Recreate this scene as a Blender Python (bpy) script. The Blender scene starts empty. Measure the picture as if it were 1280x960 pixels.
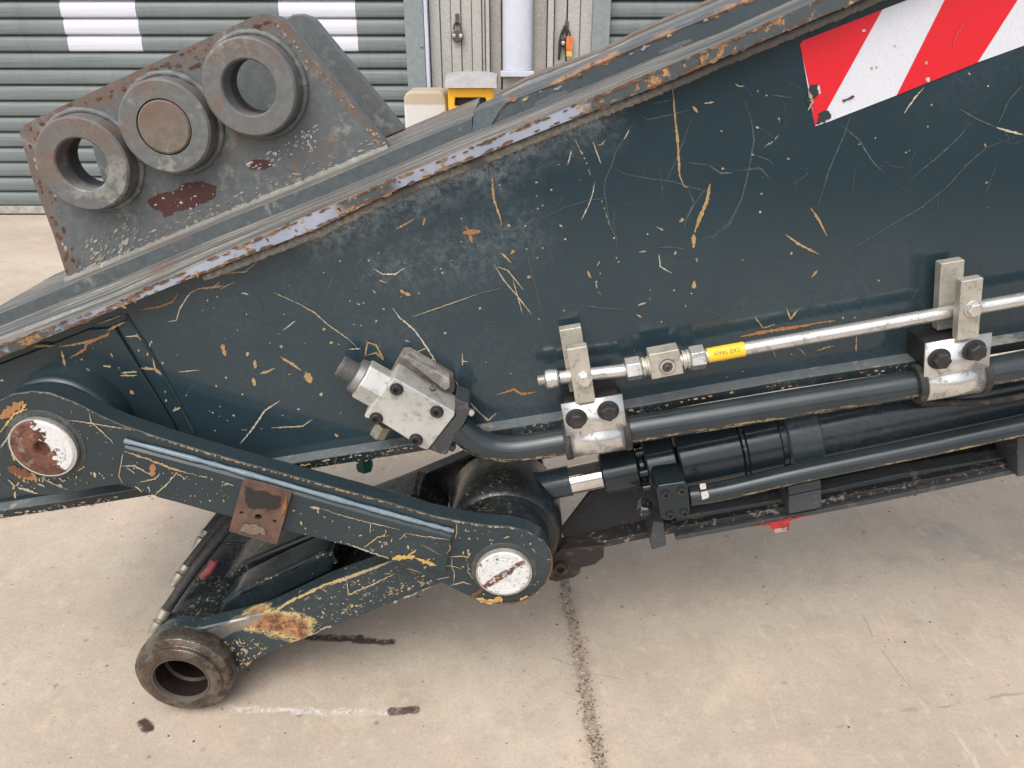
import bpy, math, random
from mathutils import Vector, Matrix
from mathutils.geometry import tessellate_polygon
random.seed(7)
SC = bpy.context.scene
COL = SC.collection

# ------------------------------------------------------------------ camera
F = 961.0                      # focal length in photo pixels (1280 wide)
TH = math.radians(25.7)        # looking down
CAMH = 1.5
cam_d = bpy.data.cameras.new('camera')
cam = bpy.data.objects.new('camera', cam_d); COL.objects.link(cam)
cam_d.sensor_width = 36.0; cam_d.lens = F / 1280 * 36.0
cam_d.clip_start = 0.02; cam_d.clip_end = 300
cam.location = (0, 0, CAMH); cam.rotation_euler = (math.pi/2 - TH, 0, 0)
SC.camera = cam
# ------------------------------------------------------------------ sky and sun (bright overcast)
SUN_EL, SUN_AZ = math.radians(56), math.radians(205)
w = bpy.data.worlds.new('World'); SC.world = w; w.use_nodes = True
nt = w.node_tree; nt.nodes.clear()
sky = nt.nodes.new('ShaderNodeTexSky'); sky.sky_type = 'NISHITA'; sky.sun_disc = False
sky.sun_elevation = SUN_EL; sky.sun_rotation = SUN_AZ
sky.air_density = 1.0; sky.dust_density = 4.0; sky.ozone_density = 1.0
hs = nt.nodes.new('ShaderNodeHueSaturation'); hs.inputs['Saturation'].default_value = 0.38
bg = nt.nodes.new('ShaderNodeBackground'); bg.inputs['Strength'].default_value = 0.15
wo = nt.nodes.new('ShaderNodeOutputWorld')
nt.links.new(sky.outputs[0], hs.inputs['Color']); nt.links.new(hs.outputs[0], bg.inputs[0]); nt.links.new(bg.outputs[0], wo.inputs[0])
sun_d = bpy.data.lights.new('sun', 'SUN'); sun_d.energy = 1.0; sun_d.angle = math.radians(60); sun_d.color = (1, .95, .88)
sun = bpy.data.objects.new('sun', sun_d); COL.objects.link(sun)
sdir = Vector((math.sin(SUN_AZ)*math.cos(SUN_EL), math.cos(SUN_AZ)*math.cos(SUN_EL), math.sin(SUN_EL)))
sun.rotation_euler = sdir.to_track_quat('Z', 'Y').to_euler(); sun.location = sdir*20
SC.cycles.max_bounces = 6; SC.cycles.diffuse_bounces = 3; SC.cycles.glossy_bounces = 3; SC.cycles.transmission_bounces = 1
SC.view_settings.view_transform = 'Standard'; SC.view_settings.look = 'None'
SC.view_settings.exposure = 0.66; SC.view_settings.gamma = 1; SC.view_settings.use_curve_mapping = False

# ------------------------------------------------------------------ measuring: a photo point at a known distance -> a place
CT, ST = math.cos(TH), math.sin(TH)
def P(u, v, Y):
    a = (u-640)/F; b = (480-v)/F
    t = Y/(CT + b*ST)
    return Vector((t*a, Y, CAMH + t*(b*CT - ST)))
def G(u, v, z=0.0):
    a = (u-640)/F; b = (480-v)/F
    t = (z-CAMH)/(b*CT - ST)
    return Vector((t*a, t*(CT + b*ST), z))
def depth(p): return p.y*CT + (CAMH-p.z)*ST
def mpp(u, v, Y): return depth(P(u, v, Y))/F          # metres per photo pixel
def crop(x0, y0, s, pts): return [(x0+x/s, y0+y/s) for x, y in pts]

# ------------------------------------------------------------------ mesh building
class MB:
    def __init__(s): s.v = []; s.f = []; s.c = []; s.cur = (1, 1, 1)
    def vert(s, p): s.v.append(Vector(p)); return len(s.v)-1
    def face(s, idx): s.f.append(list(idx)); s.c.append(s.cur)
    def poly(s, pts): s.face([s.vert(p) for p in pts])
    def prism(s, pts, y0, y1, holes=()):
        """outline of 3D points at y0 pushed straight back to y1"""
        loops = [[Vector(p) for p in pts]] + [[Vector(p) for p in h] for h in holes]
        flat = [p for l in loops for p in l]
        A = [s.vert((p.x, y0, p.z)) for p in flat]; B = [s.vert((p.x, y1, p.z)) for p in flat]
        if holes:
            tris = tessellate_polygon([[Vector((p.x, p.z, 0)) for p in l] for l in loops])
            for t in tris: s.face([A[i] for i in t]); s.face([B[i] for i in reversed(t)])
        else:
            s.face(A); s.face(list(reversed(B)))
        o = 0
        for l in loops:
            n = len(l)
            for i in range(n):
                j = (i+1) % n; s.face([A[o+j], A[o+i], B[o+i], B[o+j]])
            o += n
        return s
    def keyhole(s, pts, hole, y0, y1):
        """like prism, one hole, the caps cut once between outline and hole"""
        i, j = min(((a, b) for a in range(len(pts)) for b in range(len(hole))), key=lambda t: (pts[t[0]]-hole[t[1]]).length)
        o = pts[i:]+pts[:i]+[pts[i]]; h = hole[j:]+hole[:j]+[hole[j]]
        area = lambda l: sum(p.x*q.z-q.x*p.z for p, q in zip(l, l[1:]+l[:1]))
        if area(o)*area(h) > 0: h = h[::-1]
        for y in (y0, y1): s.face([s.vert((p.x, y, p.z)) for p in o+h])
        n = len(s.v)-len(o+h); b0 = n-len(o+h)
        for l0, L in ((0, len(o)), (len(o), len(h))):
            for k in range(L-1): s.face([b0+l0+k, b0+l0+k+1, n+l0+k+1, n+l0+k])
        return s
    def pp(s, px, y0, y1, holes=()):
        return s.prism([P(u, v, y0) for u, v in px], y0, y1, holes)
    def hexa(s, c8):
        i = [s.vert(p) for p in c8]
        for f in ((0,1,2,3), (7,6,5,4), (0,4,5,1), (1,5,6,2), (2,6,7,3), (3,7,4,0)): s.face([i[k] for k in f])
        return s
    def box(s, a, b):
        (x0,y0,z0), (x1,y1,z1) = a, b
        return s.hexa([(x0,y0,z0),(x1,y0,z0),(x1,y0,z1),(x0,y0,z1),(x0,y1,z0),(x1,y1,z0),(x1,y1,z1),(x0,y1,z1)])
    def obox(s, c, e1, e2, e3, h1, h2, h3):
        c = Vector(c); q = lambda a, b, d: c + e1*a*h1 + e2*b*h2 + e3*d*h3
        return s.hexa([q(-1,-1,-1), q(1,-1,-1), q(1,-1,1), q(-1,-1,1), q(-1,1,-1), q(1,1,-1), q(1,1,1), q(-1,1,1)])
    def rev(s, p0, ax, prof, seg=40, rot=0.0, loop=False, wob=0.0, open0=False):
        """profile [(distance, radius)] turned about an axis"""
        p0 = Vector(p0); ax = Vector(ax).normalized()
        up = Vector((0,0,1)) if abs(ax.z) < .9 else Vector((1,0,0))
        e = ax.cross(up).normalized(); g = ax.cross(e).normalized()
        rings = []
        wb = [random.gauss(0, wob) for _ in range(seg)] if wob else [0]*seg
        for d, r in prof:
            if r <= 1e-7: rings.append([s.vert(p0+ax*d)])
            else: rings.append([s.vert(p0+ax*d+(e*math.cos(rot+2*math.pi*k/seg)+g*math.sin(rot+2*math.pi*k/seg))*(r+wb[k])) for k in range(seg)])
        pairs = list(zip(rings, rings[1:])) + ([(rings[-1], rings[0])] if loop else [])
        for a, b in pairs:
            if len(a) == 1 and len(b) == 1: continue
            for k in range(seg):
                j = (k+1) % seg
                if len(a) == 1: s.face([a[0], b[k], b[j]])
                elif len(b) == 1: s.face([a[k], b[0], a[j]])
                else: s.face([a[k], b[k], b[j], a[j]])
        if not loop:
            if len(rings[0]) > 1 and not open0: s.face(list(rings[0]))
            if len(rings[-1]) > 1: s.face(list(reversed(rings[-1])))
        return s
    def tube(s, pts, r, seg=20, smooth=0, jit=0.0):
        pts = [Vector(p) for p in pts]
        if smooth:
            q = []
            n = len(pts)
            for i in range(n-1):
                a, b, c, d = pts[max(i-1,0)], pts[i], pts[i+1], pts[min(i+2,n-1)]
                for k in range(smooth):
                    t = k/smooth
                    q.append(.5*((2*b)+(c-a)*t+(2*a-5*b+4*c-d)*t*t+(3*b-a-3*c+d)*t**3))
            q.append(pts[-1]); pts = q
        n = len(pts); rs = r if isinstance(r, (list, tuple)) else [r]*n
        if len(rs) != n: rs = [rs[0]+(rs[-1]-rs[0])*i/(n-1) for i in range(n)]
        T = [(pts[min(i+1,n-1)]-pts[max(i-1,0)]).normalized() for i in range(n)]
        up = Vector((0,1,0)) if abs(T[0].y) < .9 else Vector((0,0,1))
        e = T[0].cross(up).normalized(); rings = []
        for i in range(n):
            e = (e - T[i]*e.dot(T[i])).normalized(); g = T[i].cross(e)
            rr = rs[i]+(random.gauss(0, jit) if jit else 0)
            rings.append([s.vert(pts[i]+(e*math.cos(2*math.pi*k/seg)+g*math.sin(2*math.pi*k/seg))*rr) for k in range(seg)])
        for a, b in zip(rings, rings[1:]):
            for k in range(seg):
                j = (k+1) % seg; s.face([a[k], b[k], b[j], a[j]])
        s.face(list(rings[0])); s.face(list(reversed(rings[-1])))
        return s
    def strip(s, rows):
        """sheet through rows of equally many points"""
        R = [[s.vert(p) for p in r] for r in rows]
        for a, b in zip(R, R[1:]):
            for i in range(len(a)-1): s.face([a[i], a[i+1], b[i+1], b[i]])
        return s
WLOC = {}
def build(name, mb, mat, parent=None, bevel=0.0, sharp=35, seg=2, colors=False):
    me = bpy.data.meshes.new(name)
    lo = Vector([min(p[i] for p in mb.v) for i in range(3)]); hi = Vector([max(p[i] for p in mb.v) for i in range(3)])
    c = (lo+hi)/2
    me.from_pydata([p-c for p in mb.v], [], mb.f); me.update()
    if colors:
        at = me.color_attributes.new('chip', 'FLOAT_COLOR', 'CORNER')
        k = 0; buf = []
        for fc, f in zip(mb.c, mb.f): buf += [fc[0], fc[1], fc[2], 1]*len(f)
        at.data.foreach_set('color', buf)
    import bmesh
    bm = bmesh.new(); bm.from_mesh(me); bmesh.ops.recalc_face_normals(bm, faces=bm.faces); bm.to_mesh(me); bm.free()
    for p in me.polygons: p.use_smooth = True
    me.set_sharp_from_angle(angle=math.radians(sharp))
    o = bpy.data.objects.new(name, me); COL.objects.link(o)
    if mat: me.materials.append(mat)
    if bevel:
        b = o.modifiers.new('bevel', 'BEVEL'); b.width = bevel; b.segments = seg; b.limit_method = 'ANGLE'; b.angle_limit = math.radians(35); b.harden_normals = True
    WLOC[o] = c
    if parent: o.parent = parent; o.location = c - WLOC[parent]
    else: o.location = c
    return o
def thing(name, label, cat, loc, group=None):
    o = bpy.data.objects.new(name, None); COL.objects.link(o)
    o.empty_display_size = .1; o.location = loc; WLOC[o] = Vector(loc)
    return tag(o, label, cat, group)
def tag(o, label, cat, group=None):
    o['label'] = label; o['category'] = cat
    if group: o['group'] = group
    return o
def kind(o, k): o['kind'] = k; return o

# ------------------------------------------------------------------ materials
class NT:
    def __init__(s, name):
        s.m = bpy.data.materials.new(name); s.m.use_nodes = True; s.t = s.m.node_tree
        s.b = s.t.nodes['Principled BSDF']; s.cache = {}; s.keep = []
        s.pos = s.t.nodes.new('ShaderNodeNewGeometry').outputs['Position']
    def n(s, typ, **kw):
        x = s.t.nodes.new(typ)
        for k, v in kw.items(): setattr(x, k, v)
        return x
    def set(s, sock, v):
        if isinstance(v, bpy.types.NodeSocket): s.t.links.new(v, sock)
        elif isinstance(v, (tuple, list)) and len(v) == 3 and sock.type == 'RGBA': sock.default_value = (*v, 1)
        else: sock.default_value = v
    def noise(s, scale, detail=4, rough=.55, vec=None, dist=0.0, off=None):
        detail = min(detail, 4.5); key = (scale, detail, rough, id(vec) if vec is not None else 0, off)
        if key in s.cache: return s.cache[key]
        x = s.n('ShaderNodeTexNoise'); v = vec if vec is not None else s.pos
        if off is not None: v = s.vm('ADD', v, off)
        s.set(x.inputs['Vector'], v); x.inputs['Scale'].default_value = scale; x.inputs['Detail'].default_value = detail
        x.inputs['Roughness'].default_value = rough; x.inputs['Distortion'].default_value = dist
        s.cache[key] = x.outputs['Fac']; s.keep.append(vec)
        return x.outputs['Fac']
    def vm(s, op, a, b=None):
        x = s.n('ShaderNodeVectorMath', operation=op); s.set(x.inputs[0], a)
        if b is not None: s.set(x.inputs[3] if op == 'SCALE' else x.inputs[1], b)
        return x.outputs['Value'] if op in ('LENGTH', 'DOT_PRODUCT', 'DISTANCE') else x.outputs[0]
    def math(s, op, a, b=0.0, clamp=False):
        x = s.n('ShaderNodeMath', operation=op, use_clamp=clamp); s.set(x.inputs[0], a); s.set(x.inputs[1], b); return x.outputs[0]
    def ramp(s, v, a, b, lo=0.0, hi=1.0):
        x = s.n('ShaderNodeMapRange', interpolation_type='SMOOTHSTEP'); s.set(x.inputs['Value'], v)
        x.inputs['From Min'].default_value = a; x.inputs['From Max'].default_value = b
        x.inputs['To Min'].default_value = lo; x.inputs['To Max'].default_value = hi
        return x.outputs[0]
    def mix(s, f, a, b):
        x = s.n('ShaderNodeMix', data_type='RGBA'); s.set(x.inputs[0], f); s.set(x.inputs[6], a); s.set(x.inputs[7], b); return x.outputs[2]
    def fmix(s, f, a, b):
        x = s.n('ShaderNodeMix', data_type='FLOAT'); s.set(x.inputs[0], f); s.set(x.inputs[2], a); s.set(x.inputs[3], b); return x.outputs[0]
    def xyz(s, v=None):
        x = s.n('ShaderNodeSeparateXYZ'); s.set(x.inputs[0], v if v is not None else s.pos); return x.outputs
    def scale(s, sx, sy, sz): return s.vm('MULTIPLY', s.pos, (sx, sy, sz))
    def bump(s, h, strength=.3, dist=.002):
        x = s.n('ShaderNodeBump'); x.inputs['Strength'].default_value = strength; x.inputs['Distance'].default_value = dist
        s.set(x.inputs['Height'], h); s.set(s.b.inputs['Normal'], x.outputs[0])
    def segdist(s, a, b, wobble=0.0, ws=8.0):
        """distance from the surface point to a segment"""
        a, b = Vector(a), Vector(b); p = s.pos
        if wobble:
            if ('w', ws) not in s.cache:
                nz = s.n('ShaderNodeTexNoise'); s.set(nz.inputs['Vector'], s.pos); nz.inputs['Scale'].default_value = ws; nz.inputs['Detail'].default_value = 4
                s.cache[('w', ws)] = s.vm('SUBTRACT', nz.outputs['Color'], (.5,.5,.5))
            if ('w', ws, wobble) not in s.cache: s.cache[('w', ws, wobble)] = s.vm('ADD', p, s.vm('SCALE', s.cache[('w', ws)], wobble))
            p = s.cache[('w', ws, wobble)]
        d = b-a; L2 = max(d.length_squared, 1e-9)
        ap = s.vm('SUBTRACT', p, tuple(a))
        t = s.math('DIVIDE', s.vm('DOT_PRODUCT', ap, tuple(d)), L2, clamp=True)
        return s.vm('LENGTH', s.vm('SUBTRACT', ap, s.vm('SCALE', tuple(d), t)))
    def done(s, color=None, rough=None, metal=None, spec=None, coat=None):
        if color is not None: s.set(s.b.inputs['Base Color'], color)
        if rough is not None: s.set(s.b.inputs['Roughness'], rough)
        if metal is not None: s.set(s.b.inputs['Metallic'], metal)
        if spec is not None: s.set(s.b.inputs['Specular IOR Level'], spec)
        return s.m
OCH = (.43, .30, .145); PALE = (.47, .40, .265); ORG = (.38, .19, .075); RUST = (.13, .055, .032); GREY = (.085, .115, .13)
YEL = (.55, .41, .16); MAR = (.085, .035, .03); WHI = (.62, .63, .62); BRN = (.17, .075, .035); LAV = (.40, .43, .52); TAN = (.42, .36, .27)

def m_paint(name, base=(.017,.030,.036), rough=.2, dust=.35, haze=False, grime=False):
    k = NT(name)
    n1 = k.noise(2.2, 6, .6); n2 = k.noise(38, 6, .65); n3 = k.noise(260, 3)
    d = k.math('MULTIPLY', k.ramp(n1, .40, .80), k.ramp(k.noise(90, 6, .8), .25, .85))
    d = k.math('MULTIPLY', d, dust)
    if haze:      # chalky scuffing along the weld under the upper flange
        a, b = P(395, 292, 1.42), P(740, 150, 1.42)
        sd = k.segdist(a, b, .06, 9)
        hz = k.math('MULTIPLY', k.ramp(sd, .085, .0), k.ramp(k.noise(45, 7, .82), .30, .80))
        hz = k.math('ADD', hz, k.math('MULTIPLY', k.ramp(sd, .03, .0), k.ramp(k.noise(140, 4, .8), .35, .7)))
        d = k.math('MAXIMUM', d, k.math('MULTIPLY', hz, .55))
        sd2 = k.segdist(P(480, 330, 1.42), P(640, 300, 1.42), .12, 5)
        d = k.math('MAXIMUM', d, k.math('MULTIPLY', k.math('MULTIPLY', k.ramp(sd2, .12, .0), k.ramp(k.noise(70, 7, .85), .35, .8)), .30))
    c = k.mix(d, base, (.28, .32, .35))
    # pin-head chips everywhere
    vz = k.n('ShaderNodeTexVoronoi'); k.set(vz.inputs['Vector'], k.pos); vz.inputs['Scale'].default_value = 34
    rnd = k.xyz(vz.outputs['Color'])
    chip = k.math('MULTIPLY', k.ramp(vz.outputs['Distance'], .055, .035), k.ramp(rnd[0], .90, .92))
    c = k.mix(chip, c, k.mix(k.ramp(rnd[1], .4, .6), PALE, (.5,.5,.48)))
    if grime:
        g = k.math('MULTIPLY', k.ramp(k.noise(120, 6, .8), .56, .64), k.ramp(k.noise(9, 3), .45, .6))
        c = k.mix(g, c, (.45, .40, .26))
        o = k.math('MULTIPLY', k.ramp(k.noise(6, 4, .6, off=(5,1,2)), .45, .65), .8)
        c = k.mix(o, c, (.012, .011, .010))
    r = k.fmix(d, k.math('ADD', rough, k.math('MULTIPLY', k.ramp(n2, .3, .8), .12)), .75)
    r = k.fmix(chip, r, .8)
    k.bump(k.math('ADD', n3, k.math('MULTIPLY', n2, 1.5)), .05, .001)
    return k.done(c, r, 0)
PAINT_SIDE = m_paint('slate_gloss_paint', base=(.019,.036,.045), haze=True, rough=.07, dust=.14)
PAINT = m_paint('slate_paint', rough=.22, dust=.2)
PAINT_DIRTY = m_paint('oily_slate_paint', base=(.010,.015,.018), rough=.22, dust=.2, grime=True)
PAINT_BLACK = m_paint('dark_cylinder_paint', base=(.012,.019,.024), rough=.13, dust=.2)
PAINT_PIPE = m_paint('pipe_paint', base=(.026,.039,.047), rough=.20, dust=.3)

def m_worn(name, base, rustf=.5, pale=.3, rough=.55, edges=()):
    """faded grey paint with rust breaking through along edges"""
    k = NT(name)
    n = k.noise(7, 7, .65); f = k.noise(60, 7, .7); fine = k.noise(300, 4, .6)
    c = k.mix(k.ramp(f, .35, .7), base, tuple(x*1.35 for x in base))
    p = k.math('MULTIPLY', k.ramp(k.math('ADD', n, k.math('MULTIPLY', f, .5)), .80, .92), pale)
    c = k.mix(p, c, (.42, .40, .34))
    rr = k.math('MULTIPLY', k.ramp(k.math('ADD', k.noise(5, 6, .7, off=(3,7,1)), k.math('MULTIPLY', f, .45)), .76, .92), rustf)
    for a, b, wd in edges:
        rr = k.math('MAXIMUM', rr, k.math('MULTIPLY', k.ramp(k.segdist(a, b, .05, 14), wd, wd*.15), k.ramp(k.noise(35, 4, .8), .30, .62)))
    c = k.mix(rr, c, k.mix(fine, (.085,.05,.038), (.20,.135,.10)))
    k.bump(k.math('ADD', f, k.math('MULTIPLY', fine, .5)), .35, .0015)
    return k.done(c, k.fmix(rr, rough, .85), 0)
EDGES = [(P(26,160,1.6), P(330,18,1.6), .045), (P(26,162,1.6), P(84,345,1.6), .03), (P(345,22,1.6), P(484,182,1.6), .022)]
PLATE = m_worn('faded_grey_paint', (.088,.098,.10), .75, .35, edges=EDGES)
BOSS = m_worn('faded_boss_paint', (.105,.108,.105), .85, .35, edges=[(P(60,150,1.54), P(150,160,1.54), .04), (P(160,108,1.54), P(235,100,1.54), .03), (P(262,60,1.54), P(355,60,1.54), .045), (P(262,140,1.54), P(275,120,1.54), .03)])
PLATE_EDGE = m_worn('brown_plate_edge', (.12,.095,.08), .9, .3, .7)
def m_flange_top():
    k = NT('dirty_flange_top')
    d = (P(900, 50, 1.4)-P(100, 390, 1.4)).normalized()
    al = k.vm('DOT_PRODUCT', k.pos, tuple(d)); cross = k.vm('DOT_PRODUCT', k.pos, tuple(d.cross(Vector((0,1,0)))))
    cb = k.n('ShaderNodeCombineXYZ'); k.set(cb.inputs[0], k.math('MULTIPLY', al, 3.0)); k.set(cb.inputs[1], k.math('MULTIPLY', k.xyz()[1], 60.)); k.set(cb.inputs[2], k.math('MULTIPLY', cross, 60.))
    st = k.noise(1.0, 7, .65, vec=cb.outputs[0]); f = k.noise(90, 6, .7); big = k.noise(3.5, 4)
    c = k.mix(k.ramp(st, .38, .62), (.06,.07,.073), (.20,.185,.16))
    c = k.mix(k.math('MULTIPLY', k.ramp(k.math('ADD', st, k.math('MULTIPLY', f, .4)), .78, .9), .8), c, (.40,.36,.29))
    c = k.mix(k.math('MULTIPLY', k.ramp(k.math('ADD', big, k.math('MULTIPLY', f, .5)), .82, .95), .75), c, (.14,.07,.045))
    k.bump(k.math('ADD', f, st), .35, .002)
    return k.done(c, k.ramp(f, .3, .8, .45, .8), 0)
FLANGE_TOP = m_flange_top()
def m_flange_edge():
    k = NT('scuffed_flange_edge')
    X = k.xyz()[0]
    n = k.noise(9, 8, .68); f = k.noise(70, 6, .7); big = k.noise(3.0, 3, off=(1.3,0,4))
    c = k.mix(k.ramp(n, .3, .75), (.235,.255,.315), (.32,.345,.415))
    # right of the scuffed stretch the dark paint is still on
    x1 = P(735, 128, 1.38).x
    dark = k.math('MAXIMUM', k.ramp(k.math('ADD', X, k.math('MULTIPLY', k.math('SUBTRACT', n, .5), .12)), x1-.012, x1+.012), k.ramp(big, .60, .66))
    x0 = P(110, 410, 1.38).x
    dark = k.math('MAXIMUM', dark, k.math('MULTIPLY', k.ramp(X, x0+.05, x0-.10), k.ramp(n, .38, .5)))
    c = k.mix(dark, c, (.055,.066,.07))
    rmask = k.ramp(k.math('ADD', k.noise(14, 8, .8, off=(2,2,2)), k.math('MULTIPLY', f, .35)), .71, .77)
    rc = k.mix(k.ramp(f, .35, .65), (.12,.06,.032), (.40,.22,.085))
    c = k.mix(rmask, c, rc)
    k.bump(k.math('SUBTRACT', f, rmask), .4, .001)
    return k.done(c, k.fmix(rmask, .42, .85), 0)
FLANGE_EDGE = m_flange_edge()
def m_weld():
    k = NT('dusty_weld'); f = k.noise(110, 5, .7); n = k.noise(12, 4)
    X = k.xyz()[0]; xr = P(760, 140, 1.41).x
    c = k.mix(k.ramp(f, .3, .7), (.17,.16,.145), (.38,.35,.30))
    c = k.mix(k.math('MULTIPLY', k.ramp(n, .5, .62), .7), c, (.09,.085,.075))
    c = k.mix(k.math('MULTIPLY', k.ramp(X, xr, xr+.15), .75), c, (.10,.095,.085))
    k.bump(f, .6, .002); return k.done(c, .85, 0)
WELD = m_weld()
def m_chip():
    k = NT('chipped_paint'); a = k.n('ShaderNodeVertexColor', layer_name='chip'); f = k.noise(350, 4, .7)
    c = k.mix(k.ramp(f, .3, .7), a.outputs[0], k.vm('MULTIPLY', a.outputs[0], (.55,.45,.38)))
    return k.done(c, .8, 0)
CHIP = m_chip()
def m_metal(name, col, rough=.35, metal=.8, dirt=.3, dcol=(.12,.10,.08), sc=40, bump=.15):
    k = NT(name); n = k.noise(sc, 6, .7); f = k.noise(sc*5, 4, .6); b = k.noise(sc*.25, 3)
    d = k.math('MULTIPLY', k.ramp(k.math('ADD', n, k.math('MULTIPLY', b, .4)), .74, .86), dirt)
    c = k.mix(k.ramp(b, .3, .7), col, tuple(x*.82 for x in col)); c = k.mix(d, c, dcol)
    k.bump(k.math('ADD', n, f), bump, .0008)
    return k.done(c, k.math('ADD', rough, k.math('MULTIPLY', n, .2)), k.math('MULTIPLY', k.math('SUBTRACT', 1.0, d), metal))
ZINC = m_metal('zinc_plated_steel', (.70,.69,.66), .15, .8, .6, (.10,.085,.07), 75, .006)
ZINC_DULL = m_metal('dull_zinc', (.50,.47,.40), .40, .5, .45, (.11,.09,.07), 110)
VALVE = m_metal('valve_cast_zinc', (.52,.52,.49), .42, .4, .6, (.20,.19,.16), 60, .3)
CHROME = m_metal('chromed_rod', (.86,.86,.87), .06, 1.0, .1, (.2,.2,.2), 20, .02)
BOLT = m_metal('black_oxide_bolt', (.028,.027,.028), .45, .2, .5, (.06,.05,.045), 80)
BLACKEND = m_metal('blackened_flange', (.055,.06,.062), .42, .3, .5, (.12,.11,.10), 60)
def m_eye():
    k = NT('worn_greasy_steel'); n = k.noise(22, 5, .75); f = k.noise(120, 4, .7); b = k.noise(9, 3)
    c = k.mix(k.ramp(n, .38, .64), (.21,.185,.16), (.075,.055,.042)); c = k.mix(k.math('MULTIPLY', k.ramp(b, .5, .65), .6), c, (.12,.075,.045))
    c = k.mix(k.math('MULTIPLY', k.ramp(f, .58, .7), .5), c, (.03,.024,.02))
    k.bump(k.math('ADD', n, k.math('MULTIPLY', f, .4)), .6, .006); return k.done(c, k.ramp(n, .35, .7, .22, .6), .75)
STEEL = m_eye()
STEEL_OLD = m_metal('rusted_cast_steel', (.12,.105,.09), .55, .5, .9, (.07,.05,.04), 35, .7)
BORE = m_metal('oily_bore', (.028,.019,.015), .35, .3, .8, (.03,.018,.012), 40, .5)
SPIGOT = m_metal('grey_spigot_steel', (.30,.295,.285), .34, .7, .7, (.10,.09,.08), 70, .2)
GUARD = m_metal('worn_guard_paint', (.050,.058,.063), .5, .1, .7, (.11,.095,.08), 50, .3)
GUARD_WORN = m_metal('scraped_guard_rail', (.03,.028,.027), .45, .2, .95, (.20,.18,.155), 75, .8)
LUG = m_metal('black_rusty_lug', (.026,.021,.019), .5, .2, .9, (.075,.05,.036), 40, .8)
GUARD_DARK = m_metal('dark_guard_plate', (.022,.025,.033), .55, .1, .5, (.05,.048,.05), 60, .4)
RUBBER = m_metal('black_rubber', (.022,.021,.021), .6, .0, .7, (.07,.062,.055), 50, .3)
FITTING = m_metal('hose_fitting', (.34,.31,.25), .4, .7, .8, (.10,.085,.06), 60, .2)
def plain(name, col, rough=.5, var=.15, sc=30, metal=0, bump=.1):
    k = NT(name); n = k.noise(sc, 6, .65)
    c = k.mix(k.ramp(n, .3, .7), tuple(x*(1-var) for x in col), tuple(min(1, x*(1+var)) for x in col))
    k.bump(n, bump, .001); return k.done(c, rough, metal)
LABEL = plain('yellow_label', (.85,.50,.03), .4, .05)
INK = plain('label_ink', (.05,.035,.01), .6, .1)
GREEN = plain('green_cap', (.004,.075,.05), .45, .2)
RUSTTAG = plain('red_paint', (.45,.03,.03), .5, .3, 60); REDBAND = plain('dirty_red_band', (.15,.025,.03), .6, .5, 60)
def m_rustplate():
    k = NT('rusted_bracket'); n = k.noise(18, 7, .7); f = k.noise(160, 5, .7)
    c = k.mix(k.ramp(n, .3, .7), (.065,.036,.028), (.15,.08,.058)); c = k.mix(k.math('MULTIPLY', k.ramp(f, .5, .75), .5), c, (.22,.15,.11)); c = k.mix(k.math('MULTIPLY', k.ramp(k.noise(32, 4, .8, off=(2,0,1)), .5, .7), .7), c, (.05,.042,.037))
    k.bump(f, .5, .0015); return k.done(c, .8, .1)
RUSTED = m_rustplate()
def m_cap(name, centre, rust_left):
    """white painted pin end, the paint flaking to brown rust"""
    k = NT(name); n = k.noise(30, 8, .7); f = k.noise(200, 5, .7)
    white = k.mix(k.ramp(f, .4, .7), (.64,.635,.62), (.50,.50,.50))
    rust = k.mix(k.ramp(k.noise(45, 6, .7), .35, .7), (.07,.026,.018), (.17,.07,.04))
    if rust_left:
        X = k.xyz()
        a = k.math('ADD', k.math('ADD', X[0], k.math('MULTIPLY', X[2], .28)), k.math('MULTIPLY', k.math('SUBTRACT', n, .5), .16))
        e = centre.x + .28*centre.z + .012
        m = k.ramp(a, e+.003, e-.003)
        m = k.math('MAXIMUM', m, k.ramp(k.noise(50, 5, .7), .66, .68))
        pale = k.math('MULTIPLY', k.ramp(k.noise(28, 6, .7, off=(1,2,3)), .52, .66), .5); rust = k.mix(pale, rust, (.36,.28,.24))
    else:
        d = Vector((1, 0, .82)).normalized()
        centre = centre - Vector((0, .016, 0)); sd = k.segdist(centre - d*.056, centre + d*.05, .022, 45)
        m = k.math('MULTIPLY', k.ramp(sd, .0085, .0055), k.ramp(k.noise(70, 4, .8), .40, .47))
        m = k.math('MAXIMUM', m, k.ramp(k.noise(60, 6, .72, off=(4,4,4)), .62, .64))
        m2 = k.math('MULTIPLY', k.ramp(k.noise(75, 5, .8), .55, .60), .6); white = k.mix(m2, white, (.14,.16,.16))
    c = k.mix(m, white, rust)
    k.bump(k.math('SUBTRACT', k.math('MULTIPLY', f, .3), m), .5, .0012)
    return k.done(c, k.fmix(m, .45, .8), 0)

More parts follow.
